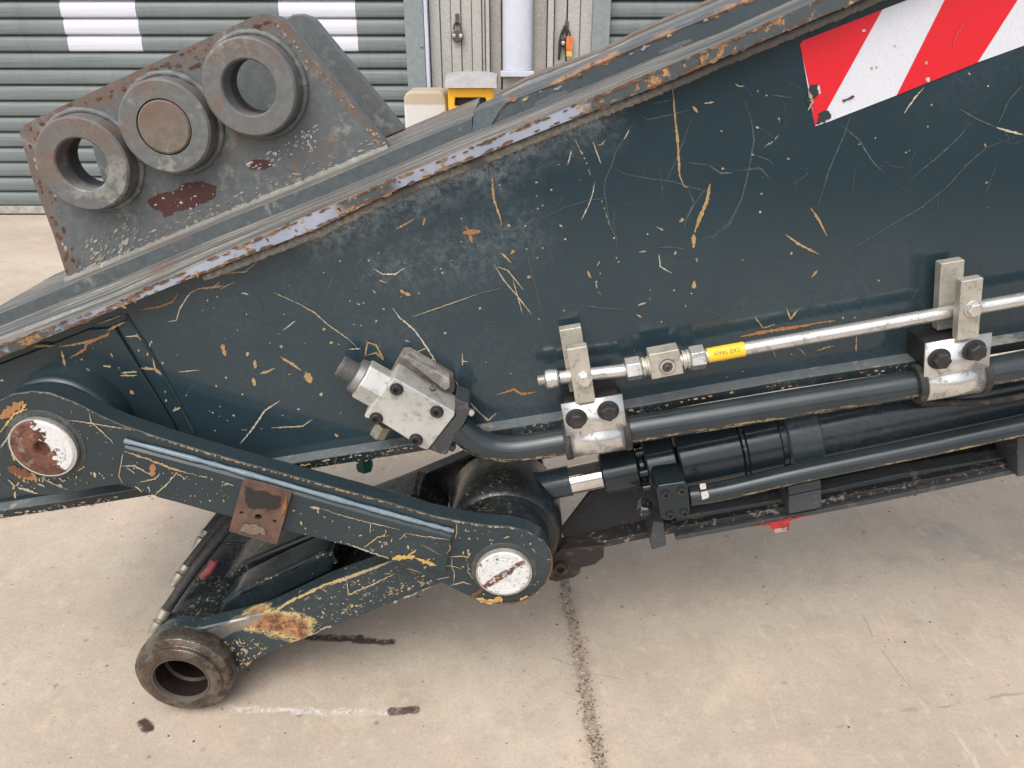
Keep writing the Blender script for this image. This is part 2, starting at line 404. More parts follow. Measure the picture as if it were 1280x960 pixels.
# ------------------------------------------------------------------ chips and scratches
NCHIP = [0]
def lift(Y):
    NCHIP[0] = (NCHIP[0]+1) % 120; return Y - NCHIP[0]*5e-6
def chip_strip(mb, pts, Y, wd, col, dash=0.0, jit=.5, end=.25):
    """a flaked line on a face at distance Y; px coordinates, wd in px"""
    Y = lift(Y); q = []
    for (a, b), (c, d) in zip(pts, pts[1:]):
        L = math.hypot(c-a, d-b); n = max(2, int(L/2.2))
        for i in range(n): q.append((a+(c-a)*i/n, b+(d-b)*i/n))
    q.append(pts[-1]); n = len(q); mb.cur = col
    prev = None; on = True
    wn = random.random()*10
    for i in range(n):
        a = q[max(i-1, 0)]; b = q[min(i+1, n-1)]
        L = math.hypot(b[0]-a[0], b[1]-a[1]) or 1
        nx, ny = -(b[1]-a[1])/L, (b[0]-a[0])/L
        t = i/max(n-1, 1); taper = end + (1-end)*min(1, 4*t, 4*(1-t))
        hw = wd/2*taper*(.55+.9*random.random())
        ox = random.gauss(0, jit*.35)
        p = (P(q[i][0]+nx*(hw+ox), q[i][1]+ny*(hw+ox), Y), P(q[i][0]-nx*(hw-ox), q[i][1]-ny*(hw-ox), Y))
        if dash and random.random() < dash: on = not on
        if prev and (on or not dash): mb.poly([prev[0], p[0], p[1], prev[1]])
        prev = p
def chip_blob(mb, u, v, r, Y, col, asp=1.0, ang=None):
    Y = lift(Y); n = random.randint(7, 10); ang = random.random()*3.14 if ang is None else ang; mb.cur = col; pts = []
    for i in range(n):
        a = 2*math.pi*i/n; rr = r*(.6+.65*random.random())
        x, y = rr*math.cos(a)*asp, rr*math.sin(a)
        pts.append(P(u+x*math.cos(ang)-y*math.sin(ang), v+x*math.sin(ang)+y*math.cos(ang), Y))
    mb.poly(pts)
def chip_poly(mb, pts, Y, col, jag=1.2):
    Y = lift(Y); q = []
    for (a, b), (c, d) in zip(pts, pts[1:]+pts[:1]):
        L = math.hypot(c-a, d-b); n = max(1, int(L/3))
        for i in range(n): q.append((a+(c-a)*i/n+random.gauss(0, jag*.5), b+(d-b)*i/n+random.gauss(0, jag*.5)))
    mb.cur = col; mb.poly([P(u, v, Y) for u, v in q])
def inside(p, poly):
    x, y = p; c = False
    for (x1, y1), (x2, y2) in zip(poly, poly[1:]+poly[:1]):
        if (y1 > y) != (y2 > y) and x < (x2-x1)*(y-y1)/(y2-y1)+x1: c = not c
    return c
def scatter(mb, poly, n, r0, r1, Y, cols, asp=1.6, ang=None):
    xs = [p[0] for p in poly]; ys = [p[1] for p in poly]; k = 0
    while k < n:
        p = (random.uniform(min(xs), max(xs)), random.uniform(min(ys), max(ys)))
        if not inside(p, poly): continue
        k += 1; chip_blob(mb, p[0], p[1], random.uniform(r0, r1)*random.choice((.6, .8, 1, 1.2)), Y, random.choice(cols), random.uniform(1, asp), ang)

# ================================================================== SETTING
def m_ground(name, near):
    k = NT(name)
    big = k.noise(1.3, 6, .6); mid = k.noise(6, 7, .65); fine = k.noise(55, 6, .7); grit = k.noise(260, 4, .7)
    c = k.mix(k.ramp(big, .35, .68), (.40,.335,.262), (.50,.428,.345))
    c = k.mix(k.math('MULTIPLY', k.ramp(mid, .44, .72), .6), c, (.37,.295,.235))
    c = k.mix(k.math('MULTIPLY', k.ramp(k.noise(2.6, 4, .65, off=(2,8,0)), .47, .66), .5), c, (.50,.385,.305))
    c = k.mix(k.math('MULTIPLY', k.ramp(k.noise(4, 6, .7, off=(9,3,0)), .54, .72), .5), c, (.58,.46,.34))
    c = k.mix(k.math('MULTIPLY', k.ramp(fine, .54, .74), .45), c, (.30,.255,.21))
    g2 = k.noise(130, 3, .6, off=(4,4,0)); g3 = k.noise(24, 4, .7, off=(1,6,0))
    c = k.mix(k.math('MULTIPLY', k.ramp(g2, .52, .74), .42), c, (.31,.252,.198))
    c = k.mix(k.math('MULTIPLY', k.ramp(g2, .46, .28), .26), c, (.60,.52,.43))
    c = k.mix(k.math('MULTIPLY', k.ramp(g3, .52, .74), .42), c, (.345,.275,.218))
    c = k.mix(k.math('MULTIPLY', k.ramp(g3, .46, .28), .35), c, (.60,.52,.43))
    if not near: c = k.mix(k.ramp(k.math('ADD', k.xyz()[1], k.math('MULTIPLY', mid, 1.5)), -1.2, -4.2), c, (.05,.05,.052))   # the apron ends on asphalt
    if not near: return k.done(c, .82, 0)
    # drag marks running away from the camera at the right
    cb = k.n('ShaderNodeMapping'); cb.inputs['Rotation'].default_value = (0, 0, math.radians(32)); cb.inputs['Scale'].default_value = (22, 3.2, 1); k.set(cb.inputs['Vector'], k.pos)
    st = k.noise(2.0, 6, .65, vec=cb.outputs[0])
    c = k.mix(k.math('MULTIPLY', k.ramp(st, .58, .72), k.ramp(k.xyz()[0], .2, 1.0, .1, .5)), c, (.60,.53,.45))
    # little dark pits
    vz = k.n('ShaderNodeTexVoronoi'); k.set(vz.inputs['Vector'], k.vm('ADD', k.pos, k.vm('SCALE', k.pos, 0.0))); vz.inputs['Scale'].default_value = 16
    rn = k.xyz(vz.outputs['Color'])
    pit = k.math('MULTIPLY', k.ramp(k.math('ADD', vz.outputs['Distance'], k.math('MULTIPLY', k.math('SUBTRACT', g2, .5), .5)), .13, .02), k.ramp(rn[0], .62, .95))
    c = k.mix(k.math('MULTIPLY', pit, .75), c, (.17,.125,.095))
    def chain(pts, w0, w1, wob, ws, z=0):
        m = None
        for a, b in zip(pts, pts[1:]):
            x = k.ramp(k.segdist(G(*a), G(*b), wob, ws), w1, w0); m = x if m is None else k.math('MAXIMUM', m, x)
        return m
    # filled joint between two pours
    jp = [(704,722), (714,775), (728,840), (738,900), (752,965)]; jm = k.math('MAXIMUM', chain(jp, .009, .024, .03, 16), k.math('MULTIPLY', chain(jp, .0, .05, .03, 16), .45))
    jc = k.mix(k.ramp(k.noise(70, 6, .75), .30, .60), (.12,.09,.066), (.36,.29,.228))
    c = k.mix(k.math('MULTIPLY', jm, k.ramp(k.noise(30, 5, .7), .25, .50, .35, 1)), c, jc)
    # hairline cracks
    hc = chain([(1020,925), (1080,895), (1140,888), (1200,880), (1285,868)], .002, .006, .05, 9)
    hc = k.math('MAXIMUM', hc, chain([(1080,770), (1100,810), (1130,850), (1160,880)], .0008, .003, .03, 12))
    hc = k.math('MAXIMUM', hc, chain([(640,798), (690,820), (730,838), (780,850)], .0008, .003, .03, 12))
    c = k.mix(k.math('MULTIPLY', hc, .5), c, (.22,.17,.13))
    # oil spots
    blot = k.noise(60, 6, .75)
    o1 = k.math('MULTIPLY', k.ramp(k.segdist(G(180,902), G(184,911), .035, 32), .018, .009), k.ramp(k.noise(80, 4, .8), .25, .42, .4, 1))
    o2 = k.math('MULTIPLY', chain([(385,797), (440,799), (487,803)], .006, .017, .03, 30), k.ramp(blot, .34, .46))
    o3 = k.math('MULTIPLY', k.ramp(k.segdist(G(450,798), G(456,801), .03, 30), .013, .008), 1.0)
    o4 = k.math('MULTIPLY', k.ramp(k.segdist(G(490,889), G(518,887), .015, 30), .016, .009), k.ramp(k.noise(45, 6, .8), .36, .55, .55, 1))
    oil = k.math('MAXIMUM', k.math('MAXIMUM', o1, o2), k.math('MAXIMUM', o3, k.math('MULTIPLY', o4, .95)))
    # pale scrape beside the link eye
    sc = k.math('MULTIPLY', chain([(285,886), (400,890), (505,889)], .002, .014, .03, 26), k.ramp(k.noise(70, 5, .85), .42, .62))
    c = k.mix(k.math('MULTIPLY', sc, .8), c, (.68,.67,.65))
    scd = k.math('MULTIPLY', chain([(300,884), (400,888), (500,889)], .004, .012, .02, 20), k.ramp(k.noise(95, 5, .8, off=(3,1,0)), .58, .66))
    c = k.mix(k.math('MULTIPLY', scd, .7), c, (.13,.12,.12))
    c = k.mix(oil, c, k.mix(blot, (.03,.016,.011), (.085,.05,.035)))
    # grey cement smear at the right
    gs = k.math('MULTIPLY', k.ramp(k.segdist(G(1165,660), G(1235,690), .25, 5), .085, .02), k.ramp(k.noise(14, 6, .7), .38, .6))
    c = k.mix(k.math('MULTIPLY', gs, .6), c, (.30,.285,.27))
    k.bump(k.math('ADD', fine, k.math('MULTIPLY', grit, .6)), .45, .004)
    return k.done(c, k.fmix(oil, .82, .45), 0)
g = MB(); gx = (-45, -1.75, 1.95, 45); gy = (-45, .95, 2.9, 45)
g.strip([[(x_, y_, 0) for x_ in gx] for y_ in gy])
go = kind(build('ground', g, m_ground('concrete', False)), 'structure')
go.data.materials.append(m_ground('concrete_with_stains', True))
for pg in go.data.polygons:
    if -2 < (pg.center+go.location).x < 2 and 1 < (pg.center+go.location).y < 2.9: pg.material_index = 1

# loose grit and crumbs of concrete lying on the yard
rg = random.Random(3); m = MB()
def crumb(p, r, col):
    m.cur = col; n_ = rg.randint(4, 6); a0_ = rg.random()*6; asp_ = rg.uniform(.6, 1)
    base = [m.vert((p.x+r*rg.uniform(.7,1.2)*math.cos(a0_+6.283*i/n_), p.y+r*asp_*rg.uniform(.7,1.2)*math.sin(a0_+6.283*i/n_), .0006)) for i in range(n_)]
    top = m.vert((p.x+r*rg.uniform(-.2,.2), p.y, .0006+r*rg.uniform(.25,.7)))
    for i in range(n_): m.face([base[i], base[(i+1) % n_], top])
GC = [(.10,.075,.058), (.16,.12,.095), (.22,.17,.135), (.07,.055,.045), (.30,.24,.19), (.45,.39,.33)]
for _ in range(1500):
    crumb(Vector((rg.uniform(-1.7, 1.9), rg.uniform(.95, 3.6), 0)), abs(rg.gauss(0, .0013))+.0006, rg.choice(GC))
for _ in range(60): crumb(Vector((rg.uniform(-1.6, 1.8), rg.uniform(.95, 2.6), 0)), rg.uniform(.003, .0055), rg.choice(GC[:4]))
jl_ = [G(704,722), G(714,775), G(728,840), G(738,900), G(752,965)]
for _ in range(900):
    k_ = rg.randrange(4); p = jl_[k_].lerp(jl_[k_+1], rg.random())
    crumb(p+Vector((rg.gauss(0, .013), rg.gauss(0, .004), 0)), abs(rg.gauss(0, .0018))+.0007, rg.choice(GC+[(.55,.50,.44), (.50,.43,.35), (.40,.32,.25), (.34,.27,.21)]))
kind(build('yard_grit', m, CHIP, None, colors=True), 'stuff')
tag(bpy.data.objects['yard_grit'], 'fine dark grit and concrete crumbs scattered over the beige yard', 'grit')

WY = 6.37                       # front of the building
def wx(u, v=120): return P(u, v, WY).x
def wz(v, u=640): return P(u, v, WY).z
def m_shutter():
    k = NT('shutter_slat_paint'); p = k.xyz(); sx = k.n('ShaderNodeCombineXYZ')
    k.set(sx.inputs[0], k.math('MULTIPLY', p[0], 2.)); k.set(sx.inputs[1], p[1]); k.set(sx.inputs[2], k.math('MULTIPLY', p[2], 260.))
    st = k.noise(1.0, 4, .6, vec=sx.outputs[0]); n = k.noise(3, 5)
    base = k.mix(k.ramp(st, .35, .68), (.105,.13,.13), (.165,.19,.188))
    base = k.mix(k.math('MULTIPLY', k.ramp(n, .45, .75), .3), base, (.20,.21,.20))
    base = k.mix(k.math('MULTIPLY', k.ramp(k.noise(1.0, 4, .7, vec=k.scale(14, 1, 1.2)), .5, .75), .4), base, (.075,.085,.08))
    def band(x0, x1):
        return k.math('MULTIPLY', k.math('GREATER_THAN', p[0], x0), k.math('LESS_THAN', p[0], x1))
    xa = (P(90,70,WY).x, P(182,72,WY).x, P(356,72,WY).x, P(450,80,WY).x)
    wm = k.math('MAXIMUM', band(xa[0], xa[1]), band(xa[2], xa[3]))
    wm = k.math('MULTIPLY', wm, k.math('GREATER_THAN', p[2], WHITE_Z))
    c = k.mix(wm, base, k.mix(k.ramp(st, .3, .7), (.50,.51,.57), (.62,.62,.68)))
    return k.done(c, .5, 0)
SLAT = wz(150, 50)-wz(169.2, 50); RAILTOP = wz(256, 20)
WHITE_Z = RAILTOP + SLAT*round((wz(74, 180)-RAILTOP)/SLAT)+.002
SHUT = m_shutter()
FRAME = plain('shutter_guide_paint', (.20,.235,.24), .5, .12, 20)
RAILM = plain('shutter_bottom_rail', (.33,.31,.27), .6, .25, 25)
def slat_mesh(x0, x1, zb):
    m = MB(); H = SLAT
    pr = [(0, .012), (.01, -.010), (.04, -.018), (.12, -.021), (.40, -.0215), (.62, -.019), (.76, -.013), (.87, -.004), (.94, .004), (.97, .012)]
    a = [(x0, WY+y, zb+t*H) for t, y in pr]; b = [(x1, WY+y, zb+t*H) for t, y in pr]
    m.strip([a, b]); m.strip([[(x0, WY+.012, zb-.004), (x0, WY+.012, zb+H+.004)], [(x1, WY+.012, zb-.004), (x1, WY+.012, zb+H+.004)]])
    return m
def shutter(x0, x1, label, n=20):
    t = thing('roller_shutter', label, 'shutter', ((x0+x1)/2, WY, 0), 'roller shutters of the building')
    first = build('slat', slat_mesh(x0, x1, RAILTOP), SHUT, t, sharp=60)
    for i in range(1, n):
        o = first.copy(); COL.objects.link(o); o.parent = t; o.location = first.location + Vector((0, 0, SLAT*i))
    build('bottom_rail', MB().box((x0, WY-.03, .012), (x1, WY+.03, RAILTOP-.006)), RAILM, t, .004)
    build('floor_seal', MB().box((x0, WY-.02, .001), (x1, WY+.02, .0118)), RUBBER, t)
    return t
XL = wx(512, 60); XR = wx(757, 30)
shutter(-6.5, XL, 'grey roller shutter with two white painted blocks, behind the three steel bosses')
shutter(XR, 6.5, 'plain grey roller shutter to the right of the white pipe, without white blocks')
CLAD = m_worn('weathered_cladding', (.33,.322,.305), .12, .5, .75)
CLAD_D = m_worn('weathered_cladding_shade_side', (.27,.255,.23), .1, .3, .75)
WHITEP = plain('white_pvc', (.50,.525,.60), .4, .06, 6)
bw = thing('building_wall', 'weathered beige clad pier between the two grey roller shutters', 'wall', ((XL+XR)/2, WY, 0))
ZT = 2.7
def wbox(name, u0, u1, y0, y1, mat, z0=0.0, z1=ZT, bev=.006):
    return build(name, MB().box((wx(u0), WY+y0, z0), (wx(u1), WY+y1, z1)), mat, bw, bev)
wbox('backing_panel', 500, 770, .06, .12, CLAD_D)
gp = wbox('guide_rail', 512, 535, -.07, .055, FRAME); wbox('guide_rail', 736, 757, -.07, .055, FRAME)
b_ = MB().rev(P(527, 58, WY-.0705)+Vector((0,.001,0)), (0,-1,0), [(0,.011),(.008,.011),(.012,.006),(.012,0)], 16); build('screw_head', b_, FRAME, gp)
wbox('edge_trim', 535.6, 540, -.085, .055, WHITEP)
x = 541.0
for i, wpx in enumerate((13, 13, 12, 13, 12, 4)):         # profiled sheet: raised and sunk ribs
    wbox('cladding_rib', x, x+wpx-.6, (-.02 if i % 2 == 0 else -.006), .058, CLAD); x += wpx
wbox('cladding_rib', 608.5, 613, -.05, .058, CLAD); wbox('cladding_recess', 613.5, 627, .01, .058, CLAD_D)
wbox('cladding_recess', 664, 682, .01, .058, CLAD_D)
wbox('cladding_rib', 683, 690, -.05, .058, CLAD)
for i, u in enumerate((691, 707, 722)): wbox('cladding_rib', u, u+14.4, (-.02 if i % 2 else -.008), .058, CLAD)
build('lintel', MB().box((-7, WY-.02, ZT-.4), (XL-.02, WY+.4, ZT+.05)), CLAD_D, bw, .004)
build('lintel', MB().box((XR+.02, WY-.02, ZT-.4), (7, WY+.4, ZT+.05)), CLAD_D, bw, .004)
wp = thing('downpipe', 'wide white plastic downpipe standing on a thin ledge of the beige pier', 'downpipe', (wx(647), WY, 0))
zf = wz(91, 647)
xm = (wx(628.5)+wx(665))/2; hw = (wx(665)-wx(628.5))/2
m = MB(); rows = []
for z in (zf+.02, ZT): rows.append([(xm+hw*math.sin(a), WY-.0-.11*math.cos(a)**.6 if abs(a) < 1.57 else WY, z) for a in [(-1.5707+3.1414*i/24) for i in range(25)]])
m.strip(rows); build('pipe_body', m, WHITEP, wp, sharp=60)
build('foot_ledge', MB().box((wx(626), WY-.14, zf-.02), (wx(667), WY+.005, zf+.018)), WHITEP, wp, .005)
build('lower_section', MB().box((wx(629), WY-.06, .0), (wx(664), WY+.005, zf-.021)), CLAD, wp, .005)
# hanging locks
def lock(u, v, label, coloured):
    c = P(u, v, WY-.03); t = thing('padlock', label, 'padlock', c)
    build('hasp', MB().box((c.x-.014, WY-.035, c.z+.05), (c.x+.014, WY-.0215, c.z+.13)), STEEL_OLD, t, .003)
    m = MB().tube([c+Vector((.022*math.cos(a)*(1.2), -.012, .02+.055*math.sin(a))) for a in [math.pi*i/12 for i in range(13)]], .007, 10); build('shackle', m, STEEL_OLD, t)
    m = MB().rev(c+Vector((0,.004,-.02)), (0,-1,0), [(0,.044),(.03,.044),(.036,.036),(.036,0)], 20); build('lock_body', m, STEEL_OLD if not coloured else BOLT, t)
    for s in (-1, 1): build('rivet', MB().rev(c+Vector((s*.026,-.0325,-.02)), (0,-1,0), [(0,.014),(.006,.014),(.01,.0)], 12), ZINC, t)
    if coloured:
        build('lock_label', MB().box((c.x-.003, WY-.078, c.z-.075), (c.x+.045, WY-.067, c.z+.025)), plain('orange_tag', (.65,.16,.04), .4, .3, 40), t, .004)
        build('label_foot', MB().box((c.x+.0, WY-.076, c.z-.115), (c.x+.042, WY-.068, c.z-.076)), plain('yellow_tag', (.62,.42,.08), .4, .2, 40), t, .003)
        build('chain_end', MB().tube([c+Vector((-.01,-.02,.1)), c+Vector((-.045,-.025,.03)), c+Vector((-.05,-.02,-.07)), c+Vector((-.055,-.018,-.14))], .010, 8, 4, .003), BOLT, t)
lock(572, 41, 'small dark padlock on a hasp left of the white downpipe', False)
lock(708, 50, 'dark padlock with orange and yellow tag right of the white downpipe', True)
# white post and yellow bin behind the arm
py = 5.75
def m_post():
    k = NT('chipped_white_post'); n = k.noise(14, 7, .7); z = k.xyz()[2]; zt = P(530, 131, py).z
    c = k.mix(k.ramp(n, .62, .66), (.55,.545,.53), (.16,.14,.12))
    c = k.mix(k.ramp(k.math('ADD', z, k.math('MULTIPLY', n, .03)), zt+.005, zt+.025), c, (.42,.35,.26)); return k.done(c, .7, 0)
x0, x1 = P(505, 135, py).x, P(557.5, 135, py).x; zt = P(530, 114, py).z
m = MB().prism([Vector((a, 0, b)) for a, b in [(x0,0),(x1,0),(x1,zt-.05),(x1-.015,zt-.012),(x1-.05,zt),(x0+.05,zt),(x0+.015,zt-.012),(x0,zt-.05)]], py, py+.32)
tag(build('bollard', m, m_post(), None, .02), 'chipped white post with a stained tan top behind the arm, beside the yellow bin', 'bollard')
yb = 5.55
bt = thing('grit_bin', 'yellow plastic bin with grey curved lid and dark slot behind the arm', 'bin', (P(588, 130, yb).x, yb, 0))
YB = plain('yellow_plastic', (.80,.42,.02), .4, .06, 10); LID = plain('grey_lid_plastic', (.36,.35,.345), .55, .12, 12)
a0, a1 = P(560, 125, yb).x, P(617, 125, yb).x; zt = P(588, 110, yb).z; s0, s1 = P(568, 125, yb).x, P(609, 125, yb).x; z0, z1 = P(588, 133, yb).z, P(588, 122, yb).z
rim = [Vector((a0,0,.02)), Vector((a1,0,.02)), Vector((a1,0,zt)), Vector((a0,0,zt))]
hole = [Vector((s0,0,z0)), Vector((s1,0,z0)), Vector((s1-.012,0,z1)), Vector((s0+.004,0,z1))]
build('bin_body', MB().prism(rim, yb, yb+.05, [hole]), YB, bt, .01)
build('bin_tub', MB().box((a0+.01, yb+.12, .02), (a1-.01, yb+.42, zt)), YB, bt, .01)
build('dark_inside', MB().box((s0-.02, yb+.06, z0-.1), (s1+.02, yb+.115, z1+.01)), BOLT, bt)
m = MB(); b0, b1 = P(557, 110, yb).x, P(621, 110, yb).x; rows = []
for yy, dz in ((yb-.05, 0.0), (yb-.04, .05), (yb+.10, .085), (yb+.28, .085), (yb+.45, .05), (yb+.46, 0.0)):
    n_ = 12; sh = max(0, (yy-yb)*.03)
    rows.append([(b0+(b1-b0)*i/n_, yy, zt+.004+dz-(0.018*((2*i/n_-1)**4))*(dz > 0)) for i in range(n_+1)])
m.strip(rows); m.poly([rows[0][0], rows[0][-1], rows[-1][-1], rows[-1][0]])
build('lid', m, LID, bt, sharp=50)

# ================================================================== DIPPER ARM
YS = 1.42; YF = 1.38; YK = 2.05           # near side plate, flange lip, far side
arm = thing('dipper_arm', 'large dark slate steel box arm with scratched side and rusty upper flange, filling the picture', 'excavator arm', (P(900, 350, 1.7).x, 1.72, .0))
lipU = [(-60,457), (0,432), (147,377), (270,321), (400,263), (500,220), (700,139), (821,88), (902,54), (1000,10), (1120,-42), (2000,-426)]
lipL = [(-60,471), (0,447), (147,385), (270,335), (400,284), (500,235), (700,155), (821,108), (909,70), (1000,32), (1120,-18), (2000,-394)]
ledU = [(-60,628+9), (0,628), (100,613), (400,563), (507,546), (600,530), (700,514), (780,500), (880,482), (980,465), (1124,443), (1220,424), (1280,414), (2000,288)]
# near side plate
o = [P(u, v-4, YS) for u, v in lipU] + [P(u, v+4, YS) for u, v in reversed(ledU)]
build('side_plate', MB().prism(o, YS, YS+.02), PAINT_SIDE, arm)
build('far_side_plate', MB().prism([p+Vector((0,0,-.03)) for p in o[:len(lipU)]]+[p+Vector((0,0,.02)) for p in o[len(lipU):]], YK-.05, YK-.03), PAINT, arm)
# upper flange: lip face, sloping ledge, step
def world(pl, Y): return [P(u, v, Y) for u, v in pl]
U = world(lipU, YF); Lw = world(lipL, YF)
m = MB(); m.strip([Lw, U]); build('flange_edge', m, FLANGE_EDGE, arm)
m = MB(); m.strip([Lw, [Vector((p.x, YS+.03, p.z)) for p in Lw]]); build('flange_underside', m, PAINT, arm)
# inner line of the ledge (foot of the step) and the top of the step, both measured in the photo
YI = 1.50
footL = [(-60,432), (0,408), (147,349), (270,297), (400,246), (500,204), (560,178), (596,163)]
topL = [(-60,416), (0,392), (147,332), (270,280), (400,228), (500,184.5), (560,160), (590,148)]
footR = [(596,163), (700,121), (740,105), (821,71), (902,40), (984,3), (1120,-56), (2000,-440)]
topR = [(632,126), (700,100), (740,80), (821,46), (902,12), (984,-23), (1120,-82), (2000,-466)]
def at_x(pl, x):
    for (a, b), (c, d) in zip(pl, pl[1:]):
        if a <= x <= c: return b+(d-b)*(x-a)/(c-a)
    return pl[-1][1]
us = list(range(-60, 2001, 10)); FT = footL + footR[1:]
rows = [[P(u, at_x(lipU, u), YF) for u in us],
        [P(u, at_x(lipU, u)*.66+at_x(FT, u)*.34+1.0, YF+.035) for u in us],
        [P(u, at_x(lipU, u)*.30+at_x(FT, u)*.70, YF+.08) for u in us],
        [P(u, at_x(FT, u), YI) for u in us]]
m = MB(); m.strip(rows); build('flange_ledge', m, FLANGE_TOP, arm, sharp=60)
STEPM = m_worn('faded_step_face', (.062,.076,.082), .35, .35)
# left upper plate with the bosses standing on it
usl = list(range(-60, 591, 10))
f0 = [P(u, at_x(footL, u), YI) for u in usl]; f1 = [P(u, at_x(topL, u), YI) for u in usl]
up = MB(); up.strip([f0, f1]); end_f0, end_f1 = f0[-1], f1[-1]
build('step_face', up, STEPM, arm)
YKT = 1.90
m = MB(); m.strip([f1, [Vector((p.x, 1.60, p.z)) for p in f1], [Vector((p.x, YKT, p.z)) for p in f1]])
m.poly([f0[-1], f1[-1], Vector((f1[-1].x, YKT, f1[-1].z)), Vector((f0[-1].x, YKT, f0[-1].z))])
build('upper_plate', m, FLANGE_TOP, arm)
# deck under the right plate, from the ledge to the far side
usr = list(range(590, 2001, 10))
d0 = [P(u, at_x(FT, u)+.5, YI-.002) for u in usr]
m = MB(); m.strip([d0, [Vector((p.x, YKT, p.z)) for p in d0]]); build('arm_deck', m, PLATE, arm)
# right cover plate: raised, chamfered nose, worn orange front edge
usr2 = [632]+list(range(640, 2001, 10))
q0 = [P(613, at_x(FT, 613)-.5, YI+.004)] + [P(u, at_x(footR, u), YI+.004) for u in usr2]
q1 = [P(614, 152, YI+.006)] + [P(u, at_x(topR, u)+2.5, YI+.006) for u in usr2]
COVER = m_paint('cover_paint', base=(.035,.048,.055), rough=.22, dust=.4)
m = MB(); m.strip([q0, q1]); build('cover_face', m, COVER, arm)
DK = m_worn('dark_cover_top', (.05,.06,.066), .55, .25, .35)
m = MB()
q2 = [p+Vector((0,.012,.002)) for p in q1]; q3 = [Vector((p.x+.01, 1.652, p.z+.004)) for p in q2]
m.strip([q2, q3]); m.poly([q0[0], q1[0], Vector((q1[0].x+.05, 1.60, q1[0].z+.01)), Vector((q0[0].x+.05, 1.60, q0[0].z))])
build('cover_top', m, DK, arm)
EDGE = NT('rusted_bead'); f = EDGE.noise(60, 6, .7); n = EDGE.noise(8, 5)
EDGE = EDGE.done(EDGE.mix(EDGE.ramp(n, .4, .62), EDGE.mix(EDGE.ramp(f, .35, .65), (.10,.05,.03), (.36,.19,.10)), (.06,.065,.07)), .6, 0)
m = MB().tube([p+Vector((0,.004,0)) for p in q1], .0062, 8, 0, .0012); build('worn_bead', m, EDGE, arm)
# ridge further back that makes the skyline at the right
skyL = [(619,116), (660,95), (691,83), (760,57), (801,35), (874,4), (960,-33), (1120,-105), (2000,-485)]
uk = [619]+list(range(630, 2001, 10))
r0, r1, r2, r3 = ([P(u, at_x(skyL, u)+dv+random.gauss(0, jv), Y_) for u in uk] for dv, Y_, jv in ((0,1.76,.5), (4.5,1.69,.35), (9.5,1.655,.2), (14,1.65,.2)))
m = MB(); m.strip([[p+Vector((0,.02,-.05)) for p in r0], r0, r1]); build('ridge_top', m, PLATE_EDGE, arm)
m = MB(); m.strip([r1, r2]); build('ridge_slope', m, FLANGE_TOP, arm)
m = MB(); m.strip([r2, r3]); build('ridge_face', m, DK, arm)
m = MB().tube([p+Vector((0,-.001,.0)) for p in r1], .0035, 6, 0, .001); build('ridge_bead', m, PLATE_EDGE, arm)
# little nose plate in front of the ridge
m = MB(); m.hexa([P(590,168,1.497), P(613,158,1.497), P(632,125,1.505), P(592,140,1.505), P(592,156,1.58), P(612,148,1.58), P(628,118,1.58), P(600,130,1.58)]); build('nose_plate', m, COVER, arm)
m = MB()
for pts in ([(667,134), (670,127), (690,117), (706,113), (712,115), (700,122), (685,128)], [(823,68), (826,63), (845,54), (862,48), (866,51), (850,60)]): chip_poly(m, pts, YI+.0028, (.13,.15,.16), .8)
for pts in ([(694,112), (701,106), (703,108), (697,113)], [(801,62), (805,56), (809,57), (804,64)]): chip_poly(m, pts, YI+.0028, random.choice((OCH, (.3,.32,.38))), .6)
for _ in range(26):
    u = random.uniform(640, 980); chip_blob(m, u, at_x(topR, u)+random.uniform(3, 9), random.uniform(.7, 2.0), YI+.0028, random.choice((BRN, ORG, MAR, PALE)), 2.4, -.4)
kind(build('paint_flakes', m, CHIP, arm, colors=True), 'stuff')
# weld under the flange
wl = [(u, at_x(lipL, u)+5.5) for u in range(255, 1600, 3)]
m = MB().tube([P(u, v+random.gauss(0,.5), YS-.003) for u, v in wl], .0088, 10, 0, .0007); build('flange_weld', m, WELD, arm, sharp=80)
# lower flange
YB2 = 1.385
m = MB(); le = world(ledU, YS)
lf = [Vector((p.x, YB2, p.z)) for p in le]; lb = [p+Vector((0,0,-.021)) for p in lf]
m.strip([[Vector((p.x, YK, p.z)) for p in lf], lf, lb, [Vector((p.x, YK, p.z)) for p in lb]])
LOWF = m_worn('scuffed_lower_flange', (.11,.125,.13), .15, .6, .4)
build('lower_flange', m, LOWF, arm)
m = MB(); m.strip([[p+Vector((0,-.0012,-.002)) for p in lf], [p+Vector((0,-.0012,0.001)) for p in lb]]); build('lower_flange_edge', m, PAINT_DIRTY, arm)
# doubler plate at the left end and its seam
dp = [(-60,478), (0,455), (60,432), (110,412), (143,410), (218,532), (224,560), (200,594), (-60,634)]
build('doubler_plate', MB().pp(dp, YS-.008, YS+.001), PAINT, arm, .003)
m = MB().tube(world([(157,393), (186,436), (214,485), (244,540)], YS-.0005), .0035, 8, 4, .0004); build('weld_seam', m, PAINT, arm)
# pivot pad behind the side link
PIN1 = P(60, 556, 1.30); R1 = 0.119
m = MB().rev((PIN1.x, 1.352, PIN1.z), (0,1,0), [(0,R1*.93),(.002,R1*.955),(.007,R1*.985),(.014,R1*1.0),(.024,R1*1.01),(.06,R1*1.01)], 64); build('pivot_pad', m, PAINT, arm)
